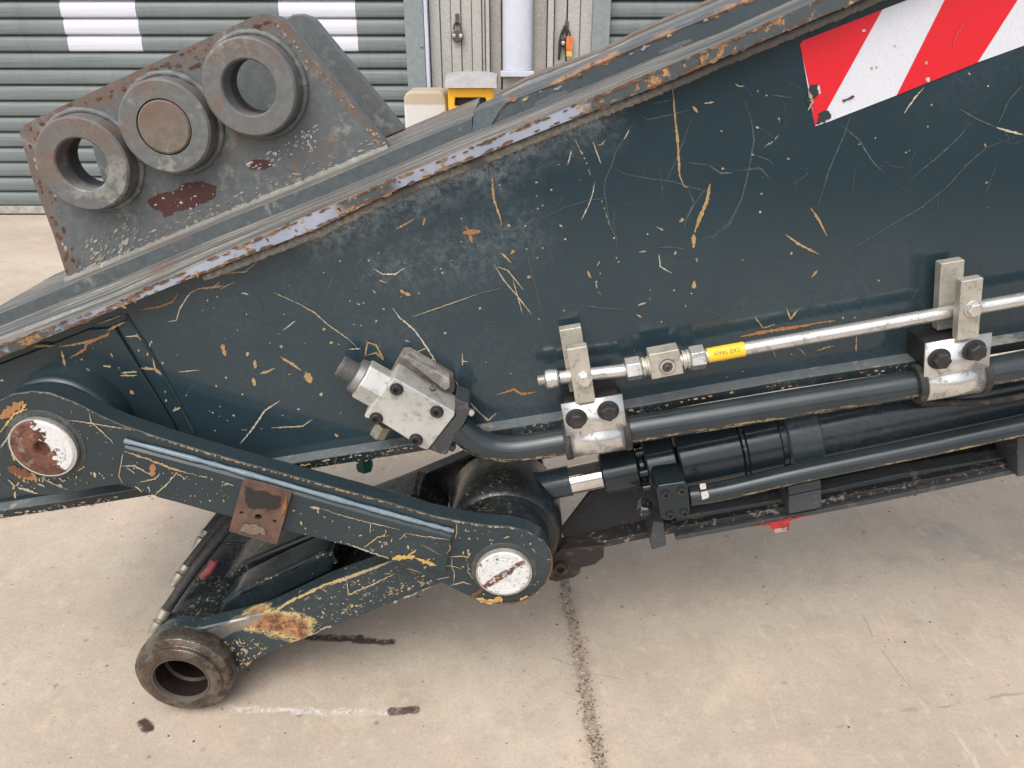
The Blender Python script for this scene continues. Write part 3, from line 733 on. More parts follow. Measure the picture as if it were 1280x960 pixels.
# mounting plates with bosses
BY = 1.60
bp = [(25,169), (25,163), (30,157), (47,147), (200,75), (312,23), (322,18), (334,17), (347,21), (356,28), (486,184), (85,350), (66,291), (41,225)]
def ring(c, r, n=40): return [Vector((c.x+r*math.cos(2*math.pi*i/n), c.y, c.z+r*math.sin(2*math.pi*i/n))) for i in range(n)]
BF = 1.552
bosses = []
for (u, v, wo_, wi) in ((102,206,119,66), (205,159,116,67), (311,110,119,67)):
    c = P(u, v, BF); k = depth(c)/F; bosses.append((c, wo_/2*k/math.hypot(1, (u-640)/F*ST), wi/2*k/math.hypot(1, (u-640)/F*ST)))
mp = build('mounting_plate', MB().prism([P(u, v, BY) for u, v in bp], BY, BY+.035, [ring(c, ri+.004) for c, ro, ri in (bosses[0], bosses[2])]), PLATE, arm)
tr = [(p.x, p.z) for p in [P(u, v, BY) for u, v in bp]]
far = MB().prism([P(u, v, BY) for u, v in bp], BY+.26, BY+.29); build('mounting_plate', far, PLATE, arm, .004)
for i, (c, ro, ri) in enumerate(bosses):
    m = MB()
    if i == 1: m.rev((c.x, BF, c.z), (0,1,0), [(0,ri+.002),(0,ro-.004),(.004,ro),(.043,ro+.002),(.0478,ro+.012),(.0478,ri+.002)], 56, 0, True)
    else: m.rev((c.x, BF, c.z), (0,1,0), [(0,ri+.003),(0,ro-.004),(.004,ro),(.043,ro+.002),(.0478,ro+.012),(.0478,ri),(.088,ri),(.003,ri)], 56, 0, True)
    bo = build('boss', m, BOSS, arm, 0, 40)
    if i == 1: build('pin', MB().rev((c.x, BF-.002, c.z), (0,1,0), [(0,0),(0,ri-.004),(.003,ri-.0005),(.09,ri-.0005)], 48), m_worn('rusty_pin_face', (.125,.10,.078), 1.0, .4, .7, edges=[(c+Vector((-.03,0,.03)), c+Vector((.02,0,.045)), .05)]), bo)
    wr = [Vector((c.x+(ro+.006)*math.cos(a), BY-.003+random.gauss(0,.0008), c.z+(ro+.006)*math.sin(a))) for a in [2*math.pi*j/70 for j in range(71)]]
    build('boss_weld', MB().tube(wr, .0065, 8, 0, .001), BOSS, bo, sharp=80)
wb = [P(u, 350-(u-85)*.4145+2, BY) for u in range(84, 487, 3)]
build('plate_weld', MB().tube(wb, .0095, 8, 0, .0013), m_worn('pale_weld', (.19,.185,.165), .3, .9, .8), arm, sharp=80)
# warning decal: red and white stripes stuck on the side
RED = plain('red_reflective', (.62,.012,.022), .35, .1, 500, 0, .02); WREF = plain('white_reflective', (.60,.61,.66), .4, .07, 400, 0, .03)
dc = build('warning_decal', MB().pp([(1000.5,56), (1003,51), (1103,12), (1192,-22), (1275,-54), (1330,-76), (1330,38), (1280,57), (1222,78), (1121,119), (1036,152), (1019,158), (1012,120)], YS-.0012, YS+.001), WREF, arm)
build('red_stripe', MB().pp([(1000,56), (1003,51), (1103,12), (1032,140), (1030,140), (1019,158), (1016,140), (1012,110)], YS-.0020, YS-.001), RED, dc)
build('red_stripe', MB().pp([(1192,-22), (1275,-54), (1272,0), (1222,78), (1121,119)], YS-.0020, YS-.001), RED, dc)
m = MB(); BASE = (.024,.036,.042)
chip_poly(m, [(1012,106), (1024,106), (1025,112), (1023,120), (1014,126), (1018,134), (1008,128)], YS-.0026, BASE, 1.5)
chip_poly(m, [(1024,142), (1031,137), (1036,139), (1040,144), (1030,153), (1020,155)], YS-.0026, BASE, 1.5)
chip_poly(m, [(1053,125), (1067,119), (1068,122), (1055,128)], YS-.0026, (.1,.05,.05), .8)
chip_strip(m, [(1023,106), (1025,118)], YS-.0029, 2.5, WHI); chip_strip(m, [(1010,112), (1016,128), (1010,138)], YS-.0029, 3, TAN)
for u, v, r in ((1080,38,2.5), (1090,85,1.6), (1158,78,2.4), (1160,100,3), (1119,57,1.5), (1033,119,1.5)): chip_blob(m, u, v, r, YS-.0029, random.choice((TAN, WHI, (.2,.15,.15))))
chip_strip(m, [(1208,25), (1195,45), (1190,60)], YS-.0029, 2, (.6,.06,.07))
kind(build('decal_damage', m, CHIP, dc, colors=True), 'stuff')

m = MB(); YQ = YF-.0008
for u in range(-5, 1060, 3):
    for pl, lo_, hi_, pr_ in ((lipU, 0, 3, .75), (lipL, -3, 0, .6)):
        if random.random() < pr_*(.35+.65*math.sin(u*.021+(1 if pl is lipU else 2))**2):
            chip_blob(m, u+random.uniform(-2,2), at_x(pl, u)+random.uniform(lo_, hi_), random.uniform(.8,2.2), YQ, random.choice((BRN, (.12,.07,.045), (.20,.115,.06), (.10,.06,.045), (.26,.17,.10))), 3.2, -.4)
    if random.random() < .05: chip_blob(m, u, at_x(lipU, u)+random.uniform(3,12), random.uniform(.8,2.4), YQ, random.choice((BRN, ORG, (.05,.055,.06), (.36,.22,.09))), 2.0)
kind(build('rust_flakes', m, CHIP, arm, colors=True), 'stuff')
# scratches on the side plate
m = MB(); YC = YS-.0007
C3=(580,0,3.2); C4=(880,0,3.2); C5=(0,260,3.2); C6=(300,260,3.2); C7=(580,260,3.2); C8=(880,260,3.2)
ST_ = [
 (C3,'o',10,[(835,355),(845,480),(855,560),(862,700),(880,745),(895,750)]), (C3,'o',15,[(985,735),(970,810),(940,880),(922,930)]), (C3,'o',9,[(110,690),(120,800),(145,870),(150,905)]),
 (C3,'w',7,[(430,600),(415,660)]), (C3,'d',6,[(445,560),(490,650),(505,700)]), (C3,'w',7,[(515,565),(548,655)]), (C3,'o',6,[(535,580),(550,580),(565,560)]), (C3,'w',5,[(522,730),(515,775),(495,830),(470,880)]),
 (C3,'g',4,[(700,455),(660,520),(610,600),(590,660),(565,720),(560,760),(580,880),(605,950)]), (C3,'w',5,[(660,520),(640,560)]), (C3,'g',4,[(590,660),(640,695),(740,715),(830,725),(930,755),(1020,780)]), (C3,'g',5,[(700,455),(730,480),(800,465),(900,440)]),
 (C3,'g',4,[(740,420),(800,405),(830,400)]), (C3,'g',5,[(895,750),(920,810),(890,870),(880,920)]), (C3,'g',5,[(1120,400),(1150,480),(1160,560),(1140,680),(1110,800),(1060,890),(1000,940),(950,950)]), (C3,'g',4,[(970,750),(920,820),(885,890)]),
 (C3,'g',4,[(580,490),(630,480),(650,475)]), (C3,'g',5,[(980,660),(1020,690),(1080,690)]), (C3,'w',12,[(915,425),(935,450)]), (C3,'w',8,[(960,415),(1000,408)]), (C3,'w',8,[(1085,335),(1100,345),(1120,345)]), (C3,'d',4,[(1052,345),(1052,400)]),
 (C3,'w',5,[(770,908),(800,922)]), (C3,'o',8,[(860,888),(880,880)]), (C3,'d',4,[(1260,540),(1215,585)]), (C3,'g',4,[(900,650),(980,660)]), (C3,'g',4,[(1110,680),(1180,670),(1220,710)]), (C3,'g',3,[(915,460),(880,560),(840,660),(780,780)]), (C3,'g',3,[(350,600),(420,600),(440,560)]), (C3,'d',4,[(530,740),(560,830),(580,900)]), (C3,'g',3,[(280,890),(400,830),(500,800),(590,790)]),
 (C4,'g',5,[(590,450),(560,540),(500,680),(455,830)]), (C4,'g',7,[(550,500),(620,560),(670,640),(720,695)]), (C4,'w',6,[(880,350),(840,395),(800,455)]), (C4,'g',7,[(1020,435),(1090,475),(1170,510)]), (C4,'w',9,[(1170,510),(1220,525),(1280,540)]), (C4,'g',5,[(1070,490),(1010,560),(920,640),(820,720)]),
 (C4,'g',4,[(1250,545),(1130,590),(1050,660),(980,740),(870,830),(700,930)]), (C4,'g',5,[(1275,340),(1220,400),(1175,500)]), (C4,'d',4,[(300,475),(310,530),(240,590)]), (C4,'o',9,[(425,830),(460,880),(492,945)]), (C4,'g',6,[(20,660),(70,695),(120,690)]), (C4,'g',4,[(200,620),(260,640),(280,660)]), (C4,'g',4,[(160,680),(230,675),(265,715)]), (C4,'g',6,[(270,380),(350,390)]),
 (C8,'o',9,[(325,105),(380,145),(460,185)]), (C8,'o',10,[(452,250),(430,280)]), (C8,'O',15,[(145,515),(240,495),(340,480),(450,462)]), (C8,'O',9,[(440,462),(525,450)]), (C8,'o',6,[(205,435),(235,480)]), (C8,'o',8,[(330,400),(345,445),(378,405)]), (C8,'o',6,[(235,480),(285,465)]), (C8,'o',5,[(278,570),(285,597)]), (C8,'o',6,[(380,560),(405,587)]), (C8,'o',7,[(450,570),(520,550)]), (C8,'o',8,[(610,510),(608,575)]), (C8,'g',3,[(560,180),(700,100),(820,20)]),
 (C7,'w',6,[(120,225),(160,290),(220,360),(270,425)]), (C7,'w',5,[(135,235),(175,250),(240,330)]), (C7,'w',3,[(195,285),(235,425)]), (C7,'o',9,[(150,180),(190,220)]), (C7,'w',6,[(185,185),(200,170)]), (C7,'g',4,[(0,360),(80,335),(150,318)]), (C7,'o',8,[(495,250),(500,268),(510,280)]), (C7,'w',5,[(545,213),(530,232)]), (C7,'d',4,[(525,290),(535,335),(548,345)]), (C7,'w',7,[(700,175),(728,173)]), (C7,'w',5,[(780,185),(785,235),(830,260)]), (C7,'w',6,[(848,173),(842,188)]),
 (C7,'o',17,[(920,105),(918,160)]), (C7,'o',18,[(922,290),(918,322)]), (C7,'w',9,[(695,388),(728,380)]), (C7,'w',5,[(690,425),(710,438)]), (C7,'g',4,[(400,385),(480,390),(560,400),(680,408)]), (C7,'g',4,[(560,0),(580,60),(610,120),(612,160)]), (C7,'g',3,[(600,0),(598,60),(608,100)]), (C7,'g',4,[(1100,0),(1060,70),(1000,115),(940,130)]), (C7,'g',4,[(890,165),(820,155),(760,160)]), (C7,'O',10,[(130,748),(200,725),(230,745),(290,735)]), (C7,'w',5,[(0,740),(40,800),(100,850),(130,820)]), (C7,'g',3,[(90,80),(110,150),(140,230)]), (C7,'g',3,[(200,180),(230,100),(260,60)]), (C7,'g',3,[(0,430),(80,445),(170,470)]), (C7,'g',3,[(260,120),(255,200),(290,330),(320,450)]),
 (C6,'w',7,[(530,240),(570,265),(620,265),(658,240)]), (C6,'o',9,[(555,288),(590,302)]), (C6,'w',7,[(610,400),(640,440),(700,490),(745,555),(780,610),(795,640)]), (C6,'w',6,[(845,670),(880,720),(930,790),(990,850),(1025,820)]), (C6,'d',4,[(115,330),(230,380)]), (C6,'w',5,[(230,380),(300,420),(350,465),(440,530),(465,555)]), (C6,'w',5,[(435,565),(482,562)]), (C6,'o',8,[(505,535),(545,550),(575,605)]), (C6,'o',7,[(500,590),(545,580),(575,610)]), (C6,'o',6,[(510,535),(500,595)]), (C6,'w',4,[(170,490),(225,450)]), (C6,'g',5,[(345,340),(385,250)]), (C6,'g',5,[(460,250),(490,195)]), (C6,'w',4,[(690,435),(850,380),(950,345)]), (C6,'g',4,[(950,345),(1050,320)]), (C6,'g',4,[(745,90),(700,160),(660,215)]),
 (C6,'o',9,[(625,85),(695,45)]), (C6,'o',12,[(740,38),(732,70)]), (C6,'O',12,[(905,70),(930,140)]), (C6,'O',22,[(890,100),(925,95),(962,95)]), (C6,'o',12,[(160,595),(210,625),(245,650)]), (C6,'o',26,[(262,655),(285,700)]), (C6,'o',14,[(58,610),(63,640)]), (C6,'o',11,[(80,662),(110,655),(140,640)]), (C6,'o',18,[(52,680),(60,712)]), (C6,'w',8,[(0,945),(45,890),(100,810),(160,770)]), (C6,'w',6,[(125,880),(250,873),(290,845)]), (C6,'d',5,[(5,888),(90,884)]), (C6,'w',5,[(890,580),(890,632)]), (C6,'w',5,[(885,612),(912,615)]), (C6,'w',5,[(700,580),(745,560)]), (C6,'g',4,[(730,130),(850,150)]), (C6,'g',3,[(960,170),(1000,210),(1030,260)]), (C6,'o',14,[(640,328),(655,338),(682,350)]), (C6,'g',3,[(550,470),(565,580)]), (C6,'w',6,[(530,328),(545,342)]), (C6,'w',5,[(660,528),(680,536)]), (C6,'g',4,[(720,180),(800,175)]), (C6,'g',6,[(480,300),(500,260)]),
 (C5,'O',7,[(555,408),(640,395),(690,375),(715,340)]), (C5,'w',5,[(670,455),(705,450),(720,400),(760,340),(800,320)]), (C5,'o',9,[(790,322),(850,318),(900,310)]), (C5,'o',6,[(850,320),(880,295)]), (C5,'w',3,[(880,325),(940,295)]), (C5,'w',4,[(835,265),(920,260),(980,255),(1030,215)]), (C5,'w',6,[(500,515),(560,510)]), (C5,'o',8,[(545,500),(565,530)]), (C5,'w',5,[(605,530),(590,580)]), (C5,'o',12,[(560,640),(620,645),(660,675)]), (C5,'o',6,[(610,600),(625,660)]), (C5,'w',5,[(715,655),(800,648)]), (C5,'o',22,[(888,545),(902,592)]), (C5,'o',14,[(1022,608),(1018,642)]), (C5,'d',5,[(835,810),(880,835)]), (C5,'w',5,[(965,340),(995,345)]), (C5,'d',3,[(1075,330),(1200,385),(1280,435)]), (C5,'w',8,[(690,812),(725,798)]),
]
CC = {'o': OCH, 'O': ORG, 'w': PALE, 'd': PALE, 'g': GREY}
for c_, t_, w_, p_ in ST_:
    col = CC[t_]
    if t_ == 'w' and random.random() < .4: col = (.55,.52,.42)
    chip_strip(m, crop(*c_, p_), YC-(.0003 if t_ != 'g' else 0), w_/c_[2]*(.85 if t_ != 'g' else .8), col, .28 if t_ == 'd' else 0)
DOTS = [(C3,10,[(1190,775),(870,885),(1175,365),(1210,382),(1175,510),(290,730),(295,835),(350,760),(222,638),(180,902),(245,905),(600,952),(390,905),(920,945),(143,740),(1030,525),(1185,850),(1155,618)]), (C4,11,[(910,420),(1062,295),(1125,580),(337,635),(230,775),(300,475),(225,848),(212,510),(1130,730),(75,675),(690,270)]), (C8,9,[(555,440),(350,585),(80,608),(700,290),(350,182)]),
 (C7,8,[(300,445),(250,165),(245,70),(930,205),(790,85),(385,70),(840,330),(610,200),(618,215),(405,125),(545,262),(400,410),(790,455),(65,400),(910,342),(735,105),(530,295),(1185,15)]), (C7,13,[(260,275),(180,70),(872,45)]), (C6,12,[(515,210),(400,212),(545,452),(820,500),(960,402),(335,485),(770,605),(575,405)]), (C6,16,[(30,585),(165,555),(325,745),(385,910),(365,540),(1155,275),(1090,175)]), (C6,7,[(885,135),(845,210),(810,260),(555,180),(395,545),(475,385),(495,380),(440,372),(485,470),(335,258),(715,342),(1190,200),(10,745),(235,805),(195,665)]), (C5,10,[(650,620),(905,678),(865,712),(935,830),(605,535),(590,585),(555,570),(660,735),(665,770)]), (C5,15,[(990,585),(1015,690),(1125,555),(700,805)]), (C5,6,[(830,370),(810,410),(1135,425),(745,750),(970,745),(1080,540),(1160,665),(1190,805),(880,795),(910,850),(860,890),(1130,830),(710,588)])]
for c_, r_, p_ in DOTS:
    for p in p_:
        u, v = crop(*c_, [p])[0]
        chip_blob(m, u, v, r_/2.4/c_[2], YC-.0003, random.choice((OCH, PALE, OCH) if r_ > 8 else (PALE, WHI, (.45,.43,.36))), random.uniform(1, 1.5))
side_poly = [(250,345), (700,165), (1000,40), (1000,150), (1280,120), (1280,400), (720,480), (420,540), (240,520)]
scatter(m, side_poly, 22, .4, .7, YC, [PALE, (.40,.40,.37), WHI, OCH], 2.2)
scatter(m, [(250,345), (700,165), (760,200), (480,400), (260,480)], 30, .4, .8, YC, [PALE, (.3,.33,.34), WHI], 2.0)
for _ in range(60):       # faint hairlines
    while True:
        u, v = random.uniform(250, 1270), random.uniform(60, 480)
        if inside((u, v), side_poly): break
    a = random.gauss(1.3, .7); L = random.uniform(10, 55); b = random.gauss(0, .12)
    chip_strip(m, [(u+L*t*math.cos(a+b*t*3), v+L*t*math.sin(a+b*t*3)) for t in (0,.33,.66,1)], YC+.0002, random.uniform(.5, .9), random.choice(((.05,.07,.08), (.065,.085,.095))))
kind(build('paint_chips', m, CHIP, arm, colors=True), 'stuff')
# chips on the doubler and lower flange edge
m = MB(); YD = YS-.0088
for c_, t_, w_, p_ in [(C5,'w',4,[(395,465),(480,430)]), (C5,'o',7,[(235,555),(330,540),(430,510),(440,480)]), (C5,'O',10,[(280,600),(340,565),(345,545),(440,500)]), (C5,'o',8,[(430,490),(500,455)]), (C5,'o',9,[(130,555),(220,550)]), (C5,'o',9,[(245,570),(260,630),(285,640)]), (C5,'w',7,[(485,660),(550,655)]), (C5,'w',5,[(480,670),(550,670)]), (C5,'d',7,[(405,630),(480,640)]), (C5,'w',5,[(345,640),(365,658)]), (C5,'w',4,[(400,690),(425,715)]), (C5,'w',5,[(440,730),(460,770)]), (C5,'o',12,[(520,730),(535,745)]), (C5,'w',9,[(0,690),(15,690)]), (C5,'o',9,[(442,580),(452,598)])]:
    chip_strip(m, crop(*c_, p_), YD, w_/c_[2], CC[t_], .28 if t_ == 'd' else 0)
scatter(m, [(0,470), (140,420), (200,520), (150,520)], 14, .6, 1.2, YD, [PALE, OCH])
YE = YB2-.0022
edge_at = lambda u: at_x(ledU, u)
for u in range(0, 150, 6):
    for _ in range(2):
        if random.random() < .75: chip_blob(m, u+random.uniform(-3,3), edge_at(u)+random.uniform(15,21), random.uniform(.5,1.5), YE, random.choice((TAN, PALE, (.3,.28,.22))), 2.5, -.2)
for u in range(370, 560, 4):
    if random.random() < .8: chip_blob(m, u, edge_at(u)+random.choice((14,15,22,23,23))+random.uniform(-1,1), random.uniform(.5,1.2), YE, random.choice((PALE, YEL, TAN)), 3.0, -.18)
for u in range(780, 1120, 9):
    if random.random() < .5: chip_blob(m, u, edge_at(u)+random.uniform(14,20), random.uniform(.6,1.6), YE, random.choice((TAN, ORG, OCH)), 2.2, -.18)
kind(build('paint_chips', m, CHIP, arm, colors=True), 'stuff')
# bare patches and scuffs on the mounting plate
m = MB(); YP = BY-.0008
C1 = (0,0,3.2)
chip_poly(m, crop(*C1, [(590,800),(640,770),(700,765),(740,730),(800,725),(860,740),(865,780),(820,810),(760,835),(700,850),(660,870),(650,845),(610,835)]), YP, MAR, 2.0)
chip_poly(m, crop(*C1, [(985,650),(1040,635),(1085,640),(1085,665),(1050,680),(1000,680)]), YP, MAR, 1.6)
scatter(m, [(105,300), (160,272), (185,300), (165,330), (100,345)], 110, .4, 1.7, YP, [(.45,.45,.44), (.3,.3,.29), (.3,.27,.22)], 3.4, -.9)
scatter(m, [(100,325), (480,165), (484,180), (95,346)], 170, .4, 1.3, YP, [(.42,.41,.38), TAN, (.25,.24,.21)], 4.0, -.4)
scatter(m, [(300,205), (355,180), (395,150), (400,170), (330,215)], 55, .4, 1.5, YP, [WHI, (.35,.36,.36)], 3.4, -.5)
scatter(m, [(375,160), (400,180), (380,195)], 25, .4, 1.5, YP, [WHI, (.35,.36,.36)], 2.6)
scatter(m, [(170,228), (270,225), (280,262), (190,285)], 22, .5, 1.6, YP, [WHI, (.3,.28,.26)], 2.4)
scatter(m, [(45,150), (320,24), (345,30), (340,45), (60,165)], 70, .8, 2.6, YP, [BRN, MAR, (.11,.075,.06)], 3.0, -.4)
scatter(m, [(27,165), (45,155), (100,330), (85,345)], 50, .8, 2.4, YP, [BRN, MAR, TAN, (.11,.075,.06)], 2.5, 1.3)
scatter(m, [(345,25), (480,175), (470,180), (330,40)], 50, .6, 1.8, YP, [BRN, TAN, (.3,.28,.25)], 2.4, .9)
kind(build('paint_chips', m, CHIP, mp, colors=True), 'stuff')

# ================================================================== SIDE LINK
YL = 1.30
lk = thing('side_link', 'curved dark slate side link with two white pin ends and a rusty bracket plate', 'linkage', (P(350, 640, YL).x, YL, .0))
lo = [(-24,556), (-20,535), (-10,510), (0,500), (16,492), (39,489), (62,491), (94,503), (125,519), (150,530), (200,547), (259,565), (330,585), (400,604), (484,627), (541,644),
      (580,652), (604,656), (638,658), (661,664), (677,674), (687,688), (690,700), (689,715), (682,730), (667,745), (650,753), (639,755), (619,755), (600,751), (585,745), (570,738), (555,730), (515,712), (489,699), (431,679), (376,669),
      (310,652), (273,643), (220,628), (200,623), (175,613), (148,606), (125,609), (100,614), (60,619), (30,618), (5,608), (-12,590)]
build('link_body', MB().prism([P(u, v, YL) for u, v in lo], YL, YL+.042), PAINT, lk, .003)
# raised strap with a chamfered upper edge
YD2 = YL-.011
m = MB()
a = [(156,551), (255,577), (400,618), (500,646), (567,664)]; b = [(156,560), (255,586), (400,627), (500,655), (564,672)]
c = [(147,600), (200,620.5), (310,650), (376,666.5), (489,696.5), (556,716)]
A_ = [P(u, v, YL-.0005) for u, v in a]; B_ = [P(u, v, YD2) for u, v in b]
pl = [P(u, v, YD2) for u, v in b] + [P(u, v, YD2) for u, v in reversed(c)]
m.strip([A_, B_]); m.poly(pl)
for p, q in zip(pl[len(b)-1:], pl[len(b):]+pl[:1]): m.poly([p, q, Vector((q.x, YL+.001, q.z)), Vector((p.x, YL+.001, p.z))])
m.poly([A_[-1], B_[-1], Vector((B_[-1].x, YL+.001, B_[-1].z))]); m.poly([A_[0], B_[0], Vector((B_[0].x, YL+.001, B_[0].z))])
build('strap', m, PAINT, lk)
wl = [P(u, v, YL-.005) for u, v in a]
build('strap_highlight', MB().tube([wl[0].lerp(wl[1], 0)] + wl[1:], .0052, 8, 10, .0006), m_worn('pale_blue_highlight', (.14,.18,.21), .05, .3, .22), lk, sharp=80)  # pale blue bead: the lit look of the strap's upper bevel, put into colour
# rusty bracket plate
YR2 = YD2-.014
holes = []
for u, v, r in ((302,641,2.4), (323,646.5,4.6), (343.5,651.5,2.4)):
    cc = P(u, v, YR2); holes.append(ring(cc, r*depth(cc)/F, 14))
bk = build('bracket_plate', MB().prism([P(u, v, YR2) for u, v in ((303,602), (364,618), (346,681), (286,664))], YR2, YD2-.001, holes), RUSTED, lk, .0015)
m = MB(); chip_poly(m, [(308,611), (352,621), (350,632), (345,637), (308,634)], YR2-.0012, (.025,.022,.02), 2.2)
chip_poly(m, [(305,656), (318,655), (333,661), (331,668), (316,668), (300,664)], YR2-.0012, (.20,.16,.13), 2.0)
chip_strip(m, [(358,622), (354,640), (350,645)], YR2-.0015, 4, (.30,.13,.05)); kind(build('rubber_residue', m, CHIP, bk, colors=True), 'stuff')
build('backing_block', MB().prism([P(u, v, YD2) for u, v in ((306,640), (346,650), (338,678), (298,668))], YD2-.0005, YL+.03), STEEL_OLD, lk)
# pins
def pin(u, v, wpx, holepx, mat_left, name_lab):
    cc = P(u, v, YL); r = wpx/2*depth(cc)/F/math.hypot(1, (u-640)/F*ST)
    rec = MB().rev((cc.x, YL-.0015, cc.z), (0,1,0), [(0,r*1.0),(0,r*1.22),(.003,r*1.25),(.012,r*1.25),(.012,r*1.0)], 56, 0, True)
    build('pin_collar', rec, m_worn('rust_stained_collar', (.04,.045,.045), .95, .1, .6), lk)
    h = holepx/2*depth(cc)/F
    m = MB().rev((cc.x, YL-.016, cc.z), (0,1,0), [(.014,0),(.014,h*.9),(.002,h),(.0,h*1.15),(.0,r*.70),(.0008,r*.71),(.0008,r*.74),(0,r*.75),(0,r*.93),(.0035,r*.985),(.03,r*.985)], 56)
    o = build('pin_end', m, m_cap('pin_face_'+name_lab, cc, mat_left), lk); o['label'] = name_lab
    m = MB().rev((cc.x, YL-.013, cc.z), (0,1,0), [(0,r*.99),(0,r*1.04),(.01,r*1.04),(.01,r*.99)], 56, 0, True); build('pin_rim', m, ZINC if mat_left else ZINC_DULL, o)
    return cc, r
pin(58, 556, 82, 20, True, 'pin end half rusty and half flaking white paint')
pin(630, 712, 67, 9, False, 'white painted pin end with a diagonal rusty scrape')
m = MB(); YLc = YL-.0010; YDc = YD2-.0010
L1=(0,420,3.2); K8=(400,560,6.4); R8=(480,640,5.333); K1=(0,500,6.4)
edge = lo[3:21]
jl = lambda pts, dv: [(u, v+dv) for u, v in pts]
chip_strip(m, jl(edge[:7], 1.2), YLc, 1.2, (.26,.21,.15), .25); chip_strip(m, jl(edge[6:], 1.5), YLc, 1.2, (.24,.18,.11), .25); chip_strip(m, jl(edge[6:13], 2.0), YLc, 1.8, OCH, .4); chip_strip(m, jl(edge[12:], 1.8), YLc, 1.9, TAN, .35)
chip_strip(m, jl(lo[20:30], -1.0), YLc, 2.2, BRN)
LS = [(L1,'O',34,[(0,330),(40,300),(95,262)]), (L1,'y',9,[(0,385),(60,310),(110,290)]), (L1,'y',12,[(85,300),(105,270)]), (L1,'w',4,[(265,335),(370,350),(520,375)]), (L1,'w',4,[(355,305),(365,345),(410,385),(455,430)]),
 (L1,'t',7,[(30,575),(60,600)]), (L1,'w',8,[(70,605),(150,630)]), (L1,'w',7,[(60,620),(60,650)]), (L1,'w',7,[(150,590),(180,605)]), (L1,'w',4,[(160,565),(210,590),(270,615)]), (L1,'O',26,[(50,545),(110,560),(150,575)]), (L1,'B',30,[(30,525),(80,545),(130,560)]), (L1,'t',6,[(0,450),(30,410),(45,380)]), (L1,'y',7,[(45,470),(60,500)]), (L1,'w',5,[(310,540),(340,520)]),
 (R8,'w',6,[(430,300),(500,296),(560,298)]), (R8,'y',8,[(545,315),(580,270)]), (R8,'w',5,[(450,300),(455,370),(470,420),(465,480)]), (R8,'w',5,[(560,340),(560,400),(600,450)]), (R8,'t',8,[(440,490),(540,465)]), (R8,'w',6,[(350,450),(435,432)]), (R8,'o',7,[(480,60),(485,110),(475,185)]), (R8,'y',10,[(795,175),(838,163)]), (R8,'w',5,[(985,240),(1015,275)]), (R8,'Y',28,[(615,575),(690,598),(760,595)]), (R8,'Y',30,[(730,590),(775,575),(785,600)]), (R8,'B',22,[(575,570),(620,540),(665,505)]), (R8,'Y',20,[(905,588),(960,560)]), (R8,'y',8,[(950,500),(985,480)]), (R8,'O',6,[(1080,318),(1120,320)]), (R8,'w',4,[(360,365),(440,360),(520,380)]), (R8,'y',7,[(980,570),(1000,545),(1030,540)]), (R8,'t',6,[(525,470),(580,480)])]
CC.update({'y': YEL, 't': TAN, 'B': BRN, 'Y': (.60,.40,.12)})
for c_, t_, w_, p_ in LS: chip_strip(m, crop(*c_, p_), YLc-(.0003 if t_ in 'Yy' else 0), w_/c_[2], CC[t_], .28 if t_ == 'd' else 0, .9)
for c_, t_, w_, p_ in [(L1,'o',8,[(495,460),(600,495),(700,535),(760,550)]), (L1,'O',22,[(612,512),(608,562)]), (L1,'w',5,[(485,520),(540,520),(610,560)]), (L1,'w',3,[(505,525),(540,550)]), (L1,'w',5,[(560,585),(620,570),(640,550)]), (L1,'w',6,[(710,545),(660,600),(615,640)]), (L1,'w',7,[(595,600),(600,625)]), (L1,'w',5,[(540,600),(570,625)]), (L1,'w',3,[(700,545),(745,575)]), (L1,'d',4,[(760,550),(860,575),(955,605)]), (L1,'w',4,[(492,470),(476,560),(490,590)]), (L1,'w',10,[(1240,683),(1280,692)]),
 (K8,'w',6,[(0,482),(130,525),(300,575),(410,600),(640,655)]), (K8,'t',8,[(690,680),(800,705),(1040,733)]), (K8,'t',7,[(690,680),(635,735)]), (K8,'w',6,[(405,600),(400,680)]), (K8,'y',8,[(350,800),(460,715),(550,700)]), (K8,'t',10,[(200,757),(340,812),(560,888)]), (K8,'w',10,[(510,745),(515,780)]), (K8,'w',8,[(575,725),(565,755)]), (K8,'t',10,[(400,800),(430,835)]), (K8,'w',3,[(800,770),(980,860)]), (K8,'Y',34,[(575,888),(690,872),(760,870)]), (K8,'y',14,[(700,860),(770,815)]), (K8,'Y',26,[(760,880),(830,908),(930,940)]), (K8,'y',10,[(850,905),(880,880)]), (K8,'t',5,[(1040,870),(1160,866)]), (K8,'o',7,[(1030,760),(1045,800),(1010,850)])]:
    chip_strip(m, crop(*c_, p_), YDc-(.0003 if t_ in 'Yy' else 0), w_/c_[2], CC[t_], .28 if t_ == 'd' else 0, .9)
scatter(m, [(165,570), (290,603), (285,640), (160,610)], 40, .4, 1.0, YDc, [PALE, TAN, OCH], 2.4); scatter(m, [(365,630), (550,680), (540,712), (370,665)], 35, .4, 1.1, YDc, [PALE, TAN, YEL], 2.6)
scatter(m, [(575,660), (660,670), (680,730), (620,750), (570,735)], 50, .5, 1.2, YLc, [PALE, TAN, YEL], 2.4)
scatter(m, [(-5,590), (60,592), (140,590), (120,605), (40,614), (0,605)], 40, .6, 1.6, YLc, [PALE, TAN, OCH], 2.4)
scatter(m, [(60,495), (150,540), (140,600), (105,560)], 20, .4, .8, YLc, [PALE, TAN], 2.4)
kind(build('paint_chips', m, CHIP, lk, colors=True), 'stuff')
